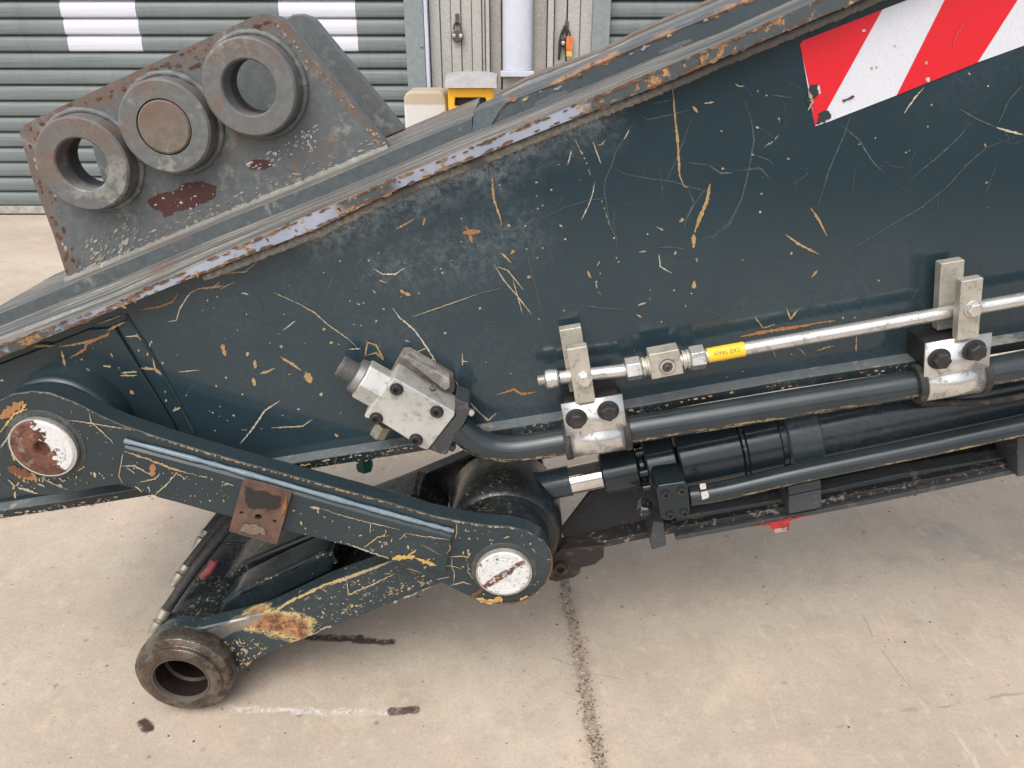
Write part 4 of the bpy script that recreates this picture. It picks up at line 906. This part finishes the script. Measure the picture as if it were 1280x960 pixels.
# ================================================================== BUCKET LINK
PIN2 = P(630, 712, YL)
EYE = P(227, 857, 1.30); RE = 62.5*depth(EYE)/F/math.hypot(1, .43*ST)
EYE.z = RE + .001
bl = thing('bucket_link', 'dark forked bucket link with a worn bare steel eye resting on the concrete', 'linkage', (EYE.x, 1.5, 0))
RH = 34.5*depth(EYE)/F/math.hypot(1, .43*ST)
m = MB().rev((EYE.x, 1.30, EYE.z), (0,1,0), [(.0,RH+.005),(.0,RH+.024),(.003,RH+.030),(.012,RH+.032),(.014,RE-.012),(.017,RE-.004),(.03,RE),(.05,RE-.002),(.06,RE-.006),(.06,RH+.005)], 72, 0, True)
for p in m.v:          # battered rim
    r_ = math.hypot(p.x-EYE.x, p.z-EYE.z)
    if r_ > RE-.006:
        k_ = 1+.012*math.sin(9*math.atan2(p.z-EYE.z, p.x-EYE.x))*math.sin(4.3*math.atan2(p.z-EYE.z, p.x-EYE.x)+p.y*40)
        p.x = EYE.x+(p.x-EYE.x)*k_; p.z = max(.0005, EYE.z+(p.z-EYE.z)*k_)
build('eye_collar', m, STEEL, bl, .0012)
build('bushing', MB().rev((EYE.x, 1.297, EYE.z), (0,1,0), [(.006,RH-.001),(.003,RH+.001),(.003,RH+.0045),(.05,RH+.0045),(.05,RH-.001)], 64, 0, True), STEEL_OLD, bl)
build('bore', MB().rev((EYE.x, 1.305, EYE.z), (0,1,0), [(.006,RH-.002),(.05,RH-.003),(.055,RH-.009),(.10,RH-.009),(.105,RH-.004),(.30,RH-.004),(.30,0)], 48, open0=True), BORE, bl)
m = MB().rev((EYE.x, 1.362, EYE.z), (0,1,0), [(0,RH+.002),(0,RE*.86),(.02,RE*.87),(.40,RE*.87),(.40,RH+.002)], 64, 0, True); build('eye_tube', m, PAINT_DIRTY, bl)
YA = 1.362
au = [(640,640), (560,672), (487,701), (409,729), (359,753), (325,768), (302,776), (284,785)]
al = [(640,742), (560,728), (540,734), (440,776), (384,798), (343,814), (318,827), (302,840), (293,860)]
def m_arm():
    k = NT('scraped_link_paint'); base = (.024,.038,.044)
    n = k.noise(45, 7, .72); f = k.noise(170, 5, .7); p1 = P(350, 783, YA); 
    sd = k.segdist(P(322,775,YA), P(372,785,YA), .05, 22)
    rust = k.ramp(sd, .036, .020); halo = k.ramp(sd, .050, .034)
    c = k.mix(k.math('MULTIPLY', k.ramp(k.noise(90, 6, .75), .60, .66), .6), base, PALE)
    c = k.mix(k.math('MULTIPLY', halo, k.ramp(f, .42, .5)), c, (.52,.38,.16))
    c = k.mix(rust, c, k.mix(k.ramp(n, .38, .62), (.11,.045,.025), (.38,.20,.085)))
    sb = k.segdist(P(236,810,YA), P(318,769,YA), .03, 25)
    bare = k.math('MULTIPLY', k.ramp(sb, .022, .010), k.ramp(n, .30, .5))  # bare steel streak, the chamfer's highlight painted into its pale colour too
    c = k.mix(bare, c, (.34,.31,.28)); k.set(k.b.inputs['Metallic'], k.math('MULTIPLY', bare, .8))
    k.bump(f, .3, .001); return k.done(c, k.fmix(rust, .28, .8))
SCR = m_arm()
CE = Vector((EYE.x, YA, EYE.z)); ra = RE*.90
au = au[:-2]; al = al[:-2]
arc = [CE + Vector((math.cos(math.radians(d_)), 0, math.sin(math.radians(d_))))*ra for d_ in range(72, 326, 8)]
ao = [P(u, v, YA) for u, v in au] + arc + [P(u, v, YA) for u, v in reversed(al)]
build('near_arm', MB().keyhole(ao, ring(CE, RH+.006, 36), YA, YA+.045), SCR, bl, .007, seg=3)
fz = [Vector((p.x, p.y, p.z)) for p in ao]
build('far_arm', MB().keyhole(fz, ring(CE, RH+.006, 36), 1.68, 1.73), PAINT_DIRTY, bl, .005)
# web between the arms and the rounded rib on it
wpx = [(250,745), (304,703), (378,672), (430,652), (520,620), (560,660), (480,720), (300,800)]
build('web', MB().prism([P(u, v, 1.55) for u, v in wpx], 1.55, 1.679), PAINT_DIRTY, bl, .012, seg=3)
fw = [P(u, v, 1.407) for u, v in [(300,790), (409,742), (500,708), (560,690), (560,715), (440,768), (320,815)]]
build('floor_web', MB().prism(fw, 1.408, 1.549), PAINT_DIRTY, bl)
rb = [(268,775), (276,755), (300,738), (350,714), (395,694), (412,690), (420,700), (415,716), (360,742), (300,775), (280,790)]
build('rib', MB().prism([P(u, v, 1.44) for u, v in rb], 1.44, 1.53), PAINT_BLACK, bl, .016, seg=4)
build('rib_weld', MB().tube([P(u, v+2, 1.437) for u, v in rb[2:7]], .006, 8, 6, .0012), PAINT_DIRTY, bl)
for y0 in (YA, 1.68): build('pin_boss', MB().rev((PIN2.x, y0+.001, PIN2.z), (0,1,0), [(0,.10),(.044,.10)], 40), PAINT_DIRTY, bl)
m = MB(); L2 = (140,620,3.2); YAc = YA-.001
for t_, w_, p_ in [('y',10,[(1110,263),(940,328),(860,352),(700,428),(660,458),(560,482)]), ('p',7,[(1100,270),(930,335),(870,358)]), ('p',6,[(940,338),(945,395),(1040,355),(1130,312)]), ('t',8,[(1280,362),(1100,437),(960,497),(850,528),(780,566)]), ('p',5,[(1180,290),(1250,310)])]:
    chip_strip(m, crop(*L2, p_), YAc, w_/3.2, {'y': (.55,.44,.2), 'p': PALE, 't': TAN}[t_], .15 if t_ == 't' else 0, .9)
scatter(m, crop(*L2, [(380,590), (560,570), (640,600), (560,660), (500,710), (430,650)]), 100, .4, 1.4, YAc, [PALE, TAN, YEL], 2.6)
scatter(m, crop(*L2, [(760,560), (1100,410), (1280,350), (1270,300), (1000,420), (760,500)]), 120, .4, 1.2, YAc, [PALE, TAN, YEL], 2.6, -.4)
scatter(m, crop(*L2, [(700,460), (1100,290), (1250,290), (800,500)]), 40, .4, 1.1, YAc, [PALE, TAN], 2.6)
kind(build('paint_chips', m, CHIP, bl, colors=True), 'stuff')

# ================================================================== LOOSE HOSES lying over the eye tube
def hose(pts, r, label):
    p = [P(*q) for q in pts]; t = thing('hydraulic_hose', label, 'hose', p[0], 'capped hydraulic hoses over the link')
    d = (p[1]-p[0]); L = d.length; d.normalize()
    build('hose_body', MB().tube(p[1:], r, 16, 6), RUBBER, t)
    m = MB().rev(p[0], d, [(0,r*.55),(.002,r*.9),(.014,r*1.0),(.018,r*1.2),(.034,r*1.2),(.037,r*.85),(.042,r*.9),(.046,r*1.18),(L+.004,r*1.18),(L+.006,r)], 18)
    build('end_fitting', m, FITTING, t)
hose([(190,794,1.40), (207,764,1.43), (240,716,1.48), (272,675,1.53), (300,640,1.58)], .0125, 'longest black hose with steel end, nearest the bare steel eye')
hose([(216,733,1.50), (233,709,1.53), (258,677,1.57), (290,640,1.62)], .0125, 'middle black hose end lying behind the longest hose')
hose([(244,688,1.62), (258,666,1.65), (275,645,1.68), (300,615,1.72)], .0125, 'shortest black hose end, highest of the three at the link')
m = MB().tube([P(268,700,1.46), P(262,712,1.45), P(252,722,1.44)], .010, 10, 4); 
tag(build('hose_marker', m, REDBAND), 'faded red plastic band beside the longest black hose', 'band')
tag(build('plug', MB().rev(P(454,560,1.50), (0,0,-1), [(0,.020),(.05,.020),(.058,.017),(.066,.0)], 6), GREEN), 'dark green plug hanging below the lower flange of the arm', 'plug')

m_ = NT('scraped_pipe_paint'); zz = m_.noise(30, 7, .72, vec=m_.scale(.35, 1, 2)); dd = m_.noise(90, 6, .75)
nrm = m_.xyz(m_.n('ShaderNodeNewGeometry').outputs['Normal'])[2]
ms = m_.math('MULTIPLY', m_.ramp(nrm, -.25, -.45), m_.math('MULTIPLY', m_.ramp(zz, .48, .56), m_.ramp(dd, .42, .52)))
PIPEM = m_.done(m_.mix(ms, m_.mix(m_.ramp(m_.noise(5, 4, .6), .35, .7), (.017,.025,.030), (.030,.038,.042)), (.42,.32,.17)), m_.fmix(ms, m_.ramp(m_.noise(12, 4, .6), .3, .8, .14, .30), .8), 0)
# ================================================================== BUCKET CYLINDER
YC2 = 1.50
a0 = P(676, 608, YC2); a1 = P(1280, 482, YC2); ax = (a1-a0).normalized()
def along(u):     # point of the axis above photo column u
    lo_, hi_ = -1.0, 3.0
    for _ in range(40):
        mid = (lo_+hi_)/2; p = a0+ax*mid
        if 640+F*p.x/depth(p) < u: lo_ = mid
        else: hi_ = mid
    return a0+ax*lo_
cy = thing('bucket_cylinder', 'dark painted hydraulic cylinder with chromed rod under the arm', 'hydraulic cylinder', (a0.x, YC2, 0))
m = MB().rev((PIN2.x, 1.408, PIN2.z), (0,1,0), [(0,.085),(0,.116),(.012,.128),(.03,.132),(.16,.132),(.172,.124),(.185,.11),(.185,.085)], 60, 0, True); build('rod_eye', m, PAINT_DIRTY, cy)
m = MB().rev((PIN2.x, 1.40, PIN2.z), (0,1,0), [(0,0),(0,.055),(.27,.055)], 30); build('pin_shaft', m, STEEL_OLD, cy)
d = along(713)-a0
pr = 19.0*depth(a0)/F
m = MB().rev(a0-ax*.06, ax, [(0,.045),(.055,pr*1.12),(.07,pr),(.06+d.length,pr),(.0605+d.length,pr*.9)], 36)
build('rod_neck', m, PAINT_PIPE, cy)
build('rod', MB().rev(along(712), ax, [(0,pr*.93),((along(760)-along(712)).length,pr*.93)], 40), CHROME, cy)
def seg_(name, u0, u1, r0, r1, mat, e=.004, seg=40):
    p = along(u0); L = (along(u1)-p).length
    return build(name, MB().rev(p, ax, [(0,r0-e),(e,r0),(L-e,r1),(L,r1-e)], seg), mat, cy)
seg_('gland', 752, 797, .048, .048, PAINT_BLACK); seg_('gland_neck', 797, 806, .040, .040, PAINT_BLACK)
hd = seg_('cylinder_head', 806, 843, .070, .070, PAINT_BLACK)
for k_ in range(8):
    an = 2*math.pi*k_/8+.3; e_ = ax.cross(Vector((0,1,0))).normalized(); c_ = along(806)+(e_*math.cos(an)+Vector((0,1,0))*math.sin(an))*.057
    build('head_bolt', MB().rev(c_-ax*.018, ax, [(0,.008),(.002,.0095),(.0178,.0095)], 14), PAINT_BLACK, hd)
seg_('barrel', 845, 921, .076, .076, PAINT_BLACK); seg_('barrel_ring', 921, 925, .078, .078, PAINT_DIRTY, .001)
seg_('barrel', 925, 968, .077, .077, PAINT_BLACK); seg_('barrel_band', 975, 1016, .0785, .0785, PAINT_PIPE)
seg_('barrel', 1012, 1980, .076, .076, PAINT_BLACK)
seg_('barrel', 966, 978, .070, .070, PAINT_DIRTY)
YPB = 1.36
pb = [(823,607), (857,602), (860,607), (863,640), (858,646), (832,651), (826,648), (820,613)]
blk = build('port_block', MB().prism([P(u, v, YPB) for u, v in pb], YPB, 1.44), PAINT_BLACK, cy, .004, seg=3)
for u, v in ((832,618), (852,613.5), (837.5,646-2), (855.5,641)):
    q = P(u, v, YPB-.0005)
    build('port_bolt', MB().rev((q.x, q.y-.006, q.z), (0,1,0), [(.006,0),(.006,.0045),(0,.0045),(0,.0085),(.007,.0085)], 16), BOLT, blk)
ft = [(862,620,1.40), (905,613,1.40), (1000,591,1.40), (1140,562,1.40), (1280,532,1.40), (1980,383,1.40)]
build('feed_tube', MB().tube([P(*q) for q in ft], .0215, 24, 6), PIPEM, cy)
m = MB(); YFc = 1.40-.0222
chip_poly(m, [(874,605), (882,604), (883,611), (876,612)], YFc, (.7,.7,.68), .6); chip_poly(m, [(876,615), (885,614), (886,621), (878,625)], YFc, (.7,.7,.68), .8)
kind(build('paint_mark', m, CHIP, cy, colors=True), 'stuff')
build('drain_hose', MB().tube([P(1150,503,1.40), P(1200,503,1.395), P(1240,501,1.395), P(1285,493,1.395), P(1340,485,1.395)], .008, 14, 5), RUBBER, cy)
build('elbow_plug', MB().rev(P(806,628,1.44), (-.2,-1,-.2), [(0,.016),(.03,.016),(.034,.012),(.034,0)], 6), PAINT_DIRTY, cy)

# ================================================================== CYLINDER GUARD
gd = thing('cylinder_guard', 'scraped dark steel guard with rails under the hydraulic cylinder', 'guard', (P(1000, 640, 1.5).x, 1.5, 0))
YG = 1.47
def bar(name, pts, hw, y0, y1, mat, bev=.002):
    """pts: (u, v) centre line in the photo, hw: half height in px"""
    up = [P(u, v-hw, y0) for u, v in pts]; dn = [P(u, v+hw, y0) for u, v in pts]
    return build(name, MB().prism(up+dn[::-1], y0, y1), mat, gd, bev)
build('side_plate', MB().pp([(703,668), (703,661), (736,618), (790,575), (850,560), (850,650), (812,660), (708,678)], 1.60, 1.615), GUARD_DARK, gd, .002)
bar('lower_rail', [(700,692), (815,668), (980,638), (1120,610), (1980,445)], 3.8, YG, YG+.05, GUARD_WORN)
bar('upper_rail', [(845,650), (976,628), (1120,597), (1275,572), (1980,437)], 3.6, YG+.02, YG+.06, GUARD)
bar('gap_shade_strip', [(845,667), (961,646), (1100,619.5), (1280,582), (1980,436)], 3.6, YG+.006, YG+.045, GUARD_DARK)  # added dark strip: shade of the gap between rail and bottom plate, as colour
bar('bottom_plate', [(845,673), (961,652), (1100,625.5), (1280,587.5), (1980,441)], 2.7, YG-.012, YG+.30, GUARD)
build('inner_plate', MB().pp([(845,640), (845,600), (1980,374), (1980,437), (1000,625)], 1.58, 1.59), GUARD_DARK, gd)
m = MB().pp([(692,694), (699,688), (755,682), (755,697), (744,706), (726,710), (725,717), (718,722), (697,727), (686,726)], YG-.012, YG+.03); build('lug', m, LUG, gd, .003)
q = P(701, 712.5, YG-.024); r9 = 9.2*depth(q)/F
build('lug_bush', MB().rev((q.x, q.y, q.z), (0,1,0), [(0,r9*.55),(0,r9*.92),(.002,r9),(.012,r9),(.012,r9*.55),(.008,r9*.55)], 28, 0, True), LUG, gd)
build('lug_bore', MB().rev((q.x, q.y+.008, q.z), (0,1,0), [(0,0),(0,r9*.56),(.003,r9*.56)], 24), BORE, gd)
build('bracket', MB().pp([(817,652), (830,654), (833,682), (815,688), (812,676)], YG-.03, YG+.04), GUARD, gd, .003)
build('clamp_block', MB().pp([(986,621), (1027,612), (1027,635), (986,643)], YG-.035, YG+.05), GUARD, gd, .003)
build('clamp_cap', MB().pp([(985,609), (1026,600), (1027,611), (986,620)], YG-.033, YG+.06), PAINT_PIPE, gd, .003)
build('clamp_block', MB().pp([(1272,548), (1310,540), (1310,588), (1272,597)], YG-.035, YG+.05), GUARD, gd, .003)
tg = build('red_tag', MB().pp([(961,654), (987,650), (987,657), (984,664), (967,666)], YG-.016, YG-.0125), RUSTTAG, gd)
m = MB(); chip_strip(m, [(940,659), (975,652), (1013,643)], YG-.014, 3.0, (.42,.035,.04)); chip_strip(m, [(930,661), (960,655), (1000,647)], YG-.0145, 1.0, (.42,.04,.045))
chip_poly(m, [(968,661), (984,659), (983,664), (968,666)], YG-.0175, (.45,.38,.33), .7)
for u_ in (979, 984):      # the two small printed figures
    chip_strip(m, [(u_+2,655.5), (u_-1,656), (u_-1,658.5), (u_+1.5,658.5), (u_+1.5,661.5), (u_-1.2,662)], YG-.0182, .9, (.05,.04,.035), 0, .1, 1)
kind(build('tag_marks', m, CHIP, tg, colors=True), 'stuff')

# ================================================================== MAIN HYDRAULIC PIPE
YPp = 1.36; RP = 17.6*mpp(900, 520, YPp)
pipe = thing('hydraulic_pipe', 'thick dark painted hydraulic pipe bending up to the pale valve block', 'pipe', (P(900, 520, YPp).x, YPp, 0))
cl = [(572,533), (584,544), (600,554), (622,560), (650,560.5), (700,552.5), (760,542), (800,535), (900,519), (980,506), (1124,483), (1280,457), (1980,340)]
build('pipe_body', MB().tube([P(u, v, YPp) for u, v in cl], RP, 32, 8), PIPEM, pipe, sharp=60)

# ================================================================== PIPE CLAMPS
pd = (P(1124,483,YPp)-P(800,535,YPp)).normalized(); pn = Vector((-pd.z, 0, pd.x)); ey = Vector((0,1,0))
def hexbolt(parent, c, r, h, mat, rot=.3, washer=1.3):
    m = MB()
    if washer: m.rev(c, -ey, [(0,r*washer),(h*.15,r*washer),(h*.18,r*washer*.95),(h*.18,0)], 24)
    m.rev(c-ey*(h*.16), -ey, [(0,r),(h*.72,r),(h*.84,r*.86),(h*.84,0)], 6, rot)
    return build('bolt', m, mat, parent, .0008)
def clamp(u, v, label, off, hh, boltat):
    c = P(u, v, YPp); t = thing('pipe_clamp', label, 'clamp', c, 'clamps holding the hydraulic pipes')
    RS = RP+.0065; L = .060
    # saddle: wraps the front of the pipe and turns up into a flat plate
    prof = []
    for i in range(15):
        an = math.radians(62 - i*(62+100)/14); prof.append((-RS*math.cos(an), RS*math.sin(an)))
    yp = -RS*math.cos(math.radians(62))-.006
    sp = [(-RS*.72-.001, .098), (-RS*.72-.001, .036), (-RS*.74, RS*.84)] + [q for q in prof if q[1] < RS*.66]
    rows = []
    for s_ in (-L, L): rows.append([c+pd*s_+ey*y+pn*z for y, z in sp])
    m = MB(); m.strip(rows)
    o = build('saddle', m, ZINC, t, sharp=40); sm = o.modifiers.new('thick', 'SOLIDIFY'); sm.thickness = .005; sm.offset = 0
    yf = c.y-RS*.72-.001
    for s_ in (-1, 1):
        build('rubber_liner', MB().rev(c+pd*(s_*L-.007), pd, [(0,RP+.001),(0,RS+.003),(.002,RS+.005),(.012,RS+.005),(.014,RS+.003),(.014,RP+.001)], 36, 0, True), RUBBER, t)
        hexbolt(t, c+pd*(s_*.032-.003)+pn*(.066+.003*s_)+ey*(yf-c.y-.0025), .0165, .020, BOLT, .4+s_*.3)
    mid = c+pn*.066; mid.y = (yf+.004+YS)/2; build('spacer', MB().obox(mid, pd, ey, pn, L-.006, (YS-yf-.006)/2, .026), BOLT, t, .002)
    b0 = c+pd*off+pn*.097
    bk2 = b0+pn*(hh/2+.008)+pd*(-.006); bk2.y = 1.3915
    build('back_upright', MB().obox(bk2, pd, ey, pn, .0215, .0115, hh/2+.009), ZINC_DULL, t, .002)
    fr = b0+pn*(hh/2); fr.y = 1.333
    build('front_upright', MB().obox(fr, pd, ey, pn, .0195, .0105, hh/2), ZINC_DULL, t, .002)
    hexbolt(t, b0+pn*(hh*boltat)+pd*.004+ey*(1.3222-b0.y), .0135, .013, ZINC, .2, 1.18)
    return t
clamp(746, 544.5, 'zinc pipe clamp next to the small ball valve, left of the two', -.012, .118, .44)
clamp(1185, 473, 'zinc pipe clamp at the right with its upright standing clear of the arm', .012, .118, .52)

# ================================================================== CASE DRAIN LINE
YT = 1.362
dr = thing('drain_pipe', 'thin bright zinc pipe with a small ball valve and yellow label', 'pipe', (P(900, 445, YT).x, YT, 0))
ln = [(672,476), (700,472), (772,464), (884,444.5), (942,434), (1161,395), (1280,374), (1980,252)]
dl = [P(u, v, YT) for u, v in ln]; RT = 8.8*mpp(1000, 424, YT)
build('pipe_body', MB().tube(dl[1:], RT*.98, 24), ZINC, dr)
dx = (dl[3]-dl[2]).normalized(); d0 = (dl[2]-dl[1]).normalized()
def onl(u):
    for (p, q) in zip(dl, dl[1:]):
        ua, ub = 640+F*p.x/depth(p), 640+F*q.x/depth(q)
        if ua <= u <= ub: return p.lerp(q, (u-ua)/(ub-ua))
    return dl[-1]
def piece(name, u0, u1, prof, seg, mat, rot=0, bev=0):
    p, q = onl(u0), onl(u1); L = (q-p).length
    return build(name, MB().rev(p, (q-p), [(a*L, b) for a, b in prof], seg, rot), mat, dr, bev)
K_ = mpp(800, 460, YT)
piece('end_cap', 681, 699, [(0,9*K_),(.12,12*K_),(.45,12.6*K_),(.7,11.6*K_),(.85,11.8*K_),(1,9.5*K_)], 28, ZINC)
thr = []
for i in range(8): thr += [(i/8, 7.2*K_), (i/8+.06, 6.2*K_)]
piece('thread', 672.5, 682, thr+[(1,7*K_)], 24, ZINC)
piece('nut', 781, 803, [(0,11.5*K_),(.08,15*K_),(.88,15*K_),(1,12*K_)], 6, ZINC, .25, .0012)
piece('adapter', 803, 812, [(0,12*K_),(.3,12.4*K_),(.35,10.5*K_),(.65,10.5*K_),(.7,12.2*K_),(1,12*K_)], 28, ZINC_DULL)
piece('adapter', 853, 861, [(0,12*K_),(.3,12.4*K_),(.35,10.8*K_),(.65,10.8*K_),(.7,12.2*K_),(1,12*K_)], 28, ZINC_DULL)
piece('nut', 861, 882, [(0,12*K_),(.12,15.5*K_),(.9,15.5*K_),(1,11.5*K_)], 6, ZINC, .25, .0012)
vb = [(811,443.5), (849,436.5), (855,467), (815,475)]
bv = build('ball_valve', MB().pp(vb, YT-.019, YT+.017), ZINC_DULL, dr, .002)
q = P(834, 458, YT-.0195)
build('valve_stem', MB().rev(q+ey*.0005, -ey, [(0,.0155),(.002,.0155),(.002,.007),(.009,.0065),(.01,.004),(.006,.003),(.006,0)], 24), STEEL_OLD, bv)
m = MB().rev(q-ey*.0015, -ey, [(0,.010),(0,.0145),(.0015,.0145),(.0015,.010)], 24, 0, True); build('snap_ring', m, ZINC, bv)
sl = piece('label_sleeve', 884, 930, [(0,RT*1.02),(.0,RT*1.07),(1,RT*1.07),(1,RT*1.02)], 32, LABEL)
# lettering reads upside down on the sleeve
fc = bpy.data.curves.new('lettering', 'FONT'); fc.body = 'CASE DRAIN'; fc.size = 1.0; fc.align_x = 'CENTER'; fc.align_y = 'CENTER'
fo = bpy.data.objects.new('lettering_source', fc); COL.objects.link(fo); bpy.context.view_layer.update()
tm = bpy.data.meshes.new_from_object(fo.evaluated_get(bpy.context.evaluated_depsgraph_get())); bpy.data.objects.remove(fo)
p0, p1 = onl(884), onl(930); A2 = (p1-p0).normalized(); N2 = A2.cross(ey).normalized()
if N2.z < 0: N2 = -N2
wid = max(v.co.x for v in tm.vertices)-min(v.co.x for v in tm.vertices); hgt = max(v.co.y for v in tm.vertices)-min(v.co.y for v in tm.vertices)
sx = (p1-p0).length*.70/wid; sy = .0082/hgt
m = MB(); ctr = (p0+p1)/2; RR = RT*1.07+.0005
for v in tm.vertices:
    x_, y_ = -v.co.x*sx, -v.co.y*sy; an = (y_+.008)/RR
    m.vert(ctr+A2*x_+N2*(RR*math.sin(an))-ey*(RR*math.cos(an)))
for pg in tm.polygons: m.face(list(pg.vertices))
build('lettering', m, INK, sl)

# ================================================================== VALVE BLOCK
YV = 1.33
vt = thing('valve_block', 'pale zinc valve block with four black socket bolts and a threaded spigot', 'valve', (P(510, 515, YV).x, YV, 0))
Q = (400,420,6.4)
fp = crop(*Q, [(596,335), (1080,612), (1075,640), (870,905), (850,915), (790,890), (715,835), (500,700), (395,665), (355,655), (358,632), (400,575), (585,340)])
vbdy = build('block_body', MB().prism([P(u, v, YV) for u, v in fp], YV, YS-.02), VALVE, vt, .0045, seg=3)
for x_, y_ in ((613,425), (935,605), (450,658), (768,828)):
    q = P(*crop(*Q, [(x_, y_)])[0], YV); r_ = 8.6*depth(q)/F
    build('counterbore', MB().rev(q+ey*.001, -ey, [(0,r_*.8),(0,r_),(.0025,r_),(.003,r_*.93),(.003,r_*.8)], 28, 0, True), BOLT, vbdy)
    build('socket_bolt', MB().rev(q+ey*.002, -ey, [(0,r_*.8),(.008,r_*.8),(.0095,r_*.72),(.0095,r_*.42),(.003,r_*.40),(.003,0)], 24), BOLT, vbdy)
build('mount_pad', MB().prism([P(u, v, YS-.032) for u, v in ((497,450), (503,441), (511,441), (566,473), (568,492), (540,535), (470,500))], YS-.0195, YS-.001), PLATE_EDGE, vt, .003)
build('top_cover', MB().prism([P(u, v, YS-.045) for u, v in ((503,447), (509,444.5), (562,474), (563,485), (556,489))], YS-.045, YS-.012), m_worn('brown_cover', (.15,.14,.13), .7, .5, .4), vt, .003)
q = P(*crop(*Q, [(905,412)])[0], 1.345)
build('cover_screw', MB().rev(q+Vector((0,0,.0)), (.25,-.55,.8), [(-.004,.007),(.004,.007),(.005,.004),(.003,.003),(.003,0)], 16), STEEL_OLD, vbdy)
# spigot out of the upper left end
YW = 1.372; s0 = P(482, 489, YW); s1 = P(424.5, 457, YW); sd = (s1-s0); SLn = sd.length; kk = mpp(455, 470, YW)
build('hex_adapter', MB().rev(s0, sd, [(0,27*kk),(SLn*.50,27*kk),(SLn*.53,24*kk)], 6, .15), VALVE, vt, .0015)
build('lock_ring', MB().rev(s0, sd, [(SLn*.52,20*kk),(SLn*.54,23*kk),(SLn*.66,22*kk),(SLn*.68,18*kk)], 30), SPIGOT, vt)
th = [(SLn*.66,13.5*kk)]
for i in range(9): th += [(SLn*(.67+.034*i), 14.6*kk), (SLn*(.687+.034*i), 12.8*kk)]
th += [(SLn*.985,14*kk), (SLn,12.5*kk), (SLn,10.5*kk), (SLn*.8,10*kk), (SLn*.8,0)]
build('threaded_spigot', MB().rev(s0, sd, th, 30), SPIGOT, vt)
pa = P(480, 530, 1.37); build('drain_plug', MB().rev(pa, Vector((-.35,0,-.6)), [(0,.018),(.03,.018),(.034,.014),(.034,0)], 6), FITTING, vt, .001)
fl2 = crop(*Q, [(1078,500), (1190,545), (1200,590), (1170,680), (1060,860), (1015,955), (965,948), (868,912), (875,890), (1082,640)])
flg = build('pipe_flange', MB().prism([P(u, v, YV+.004) for u, v in fl2], YV+.004, YS-.02), BLACKEND, vt, .004)
fd = (P(585,543,1.36)-P(555,525,1.36)).normalized()
for u, v in ((584.5,513), (577,535), (561,557)):
    q = P(u, v, 1.345); build('flange_bolt', MB().rev(q, fd, [(0,.0075),(.012,.0075),(.014,.006),(.014,.004),(.008,.0035),(.008,0)], 16), BOLT if v != 513 else ZINC, flg)
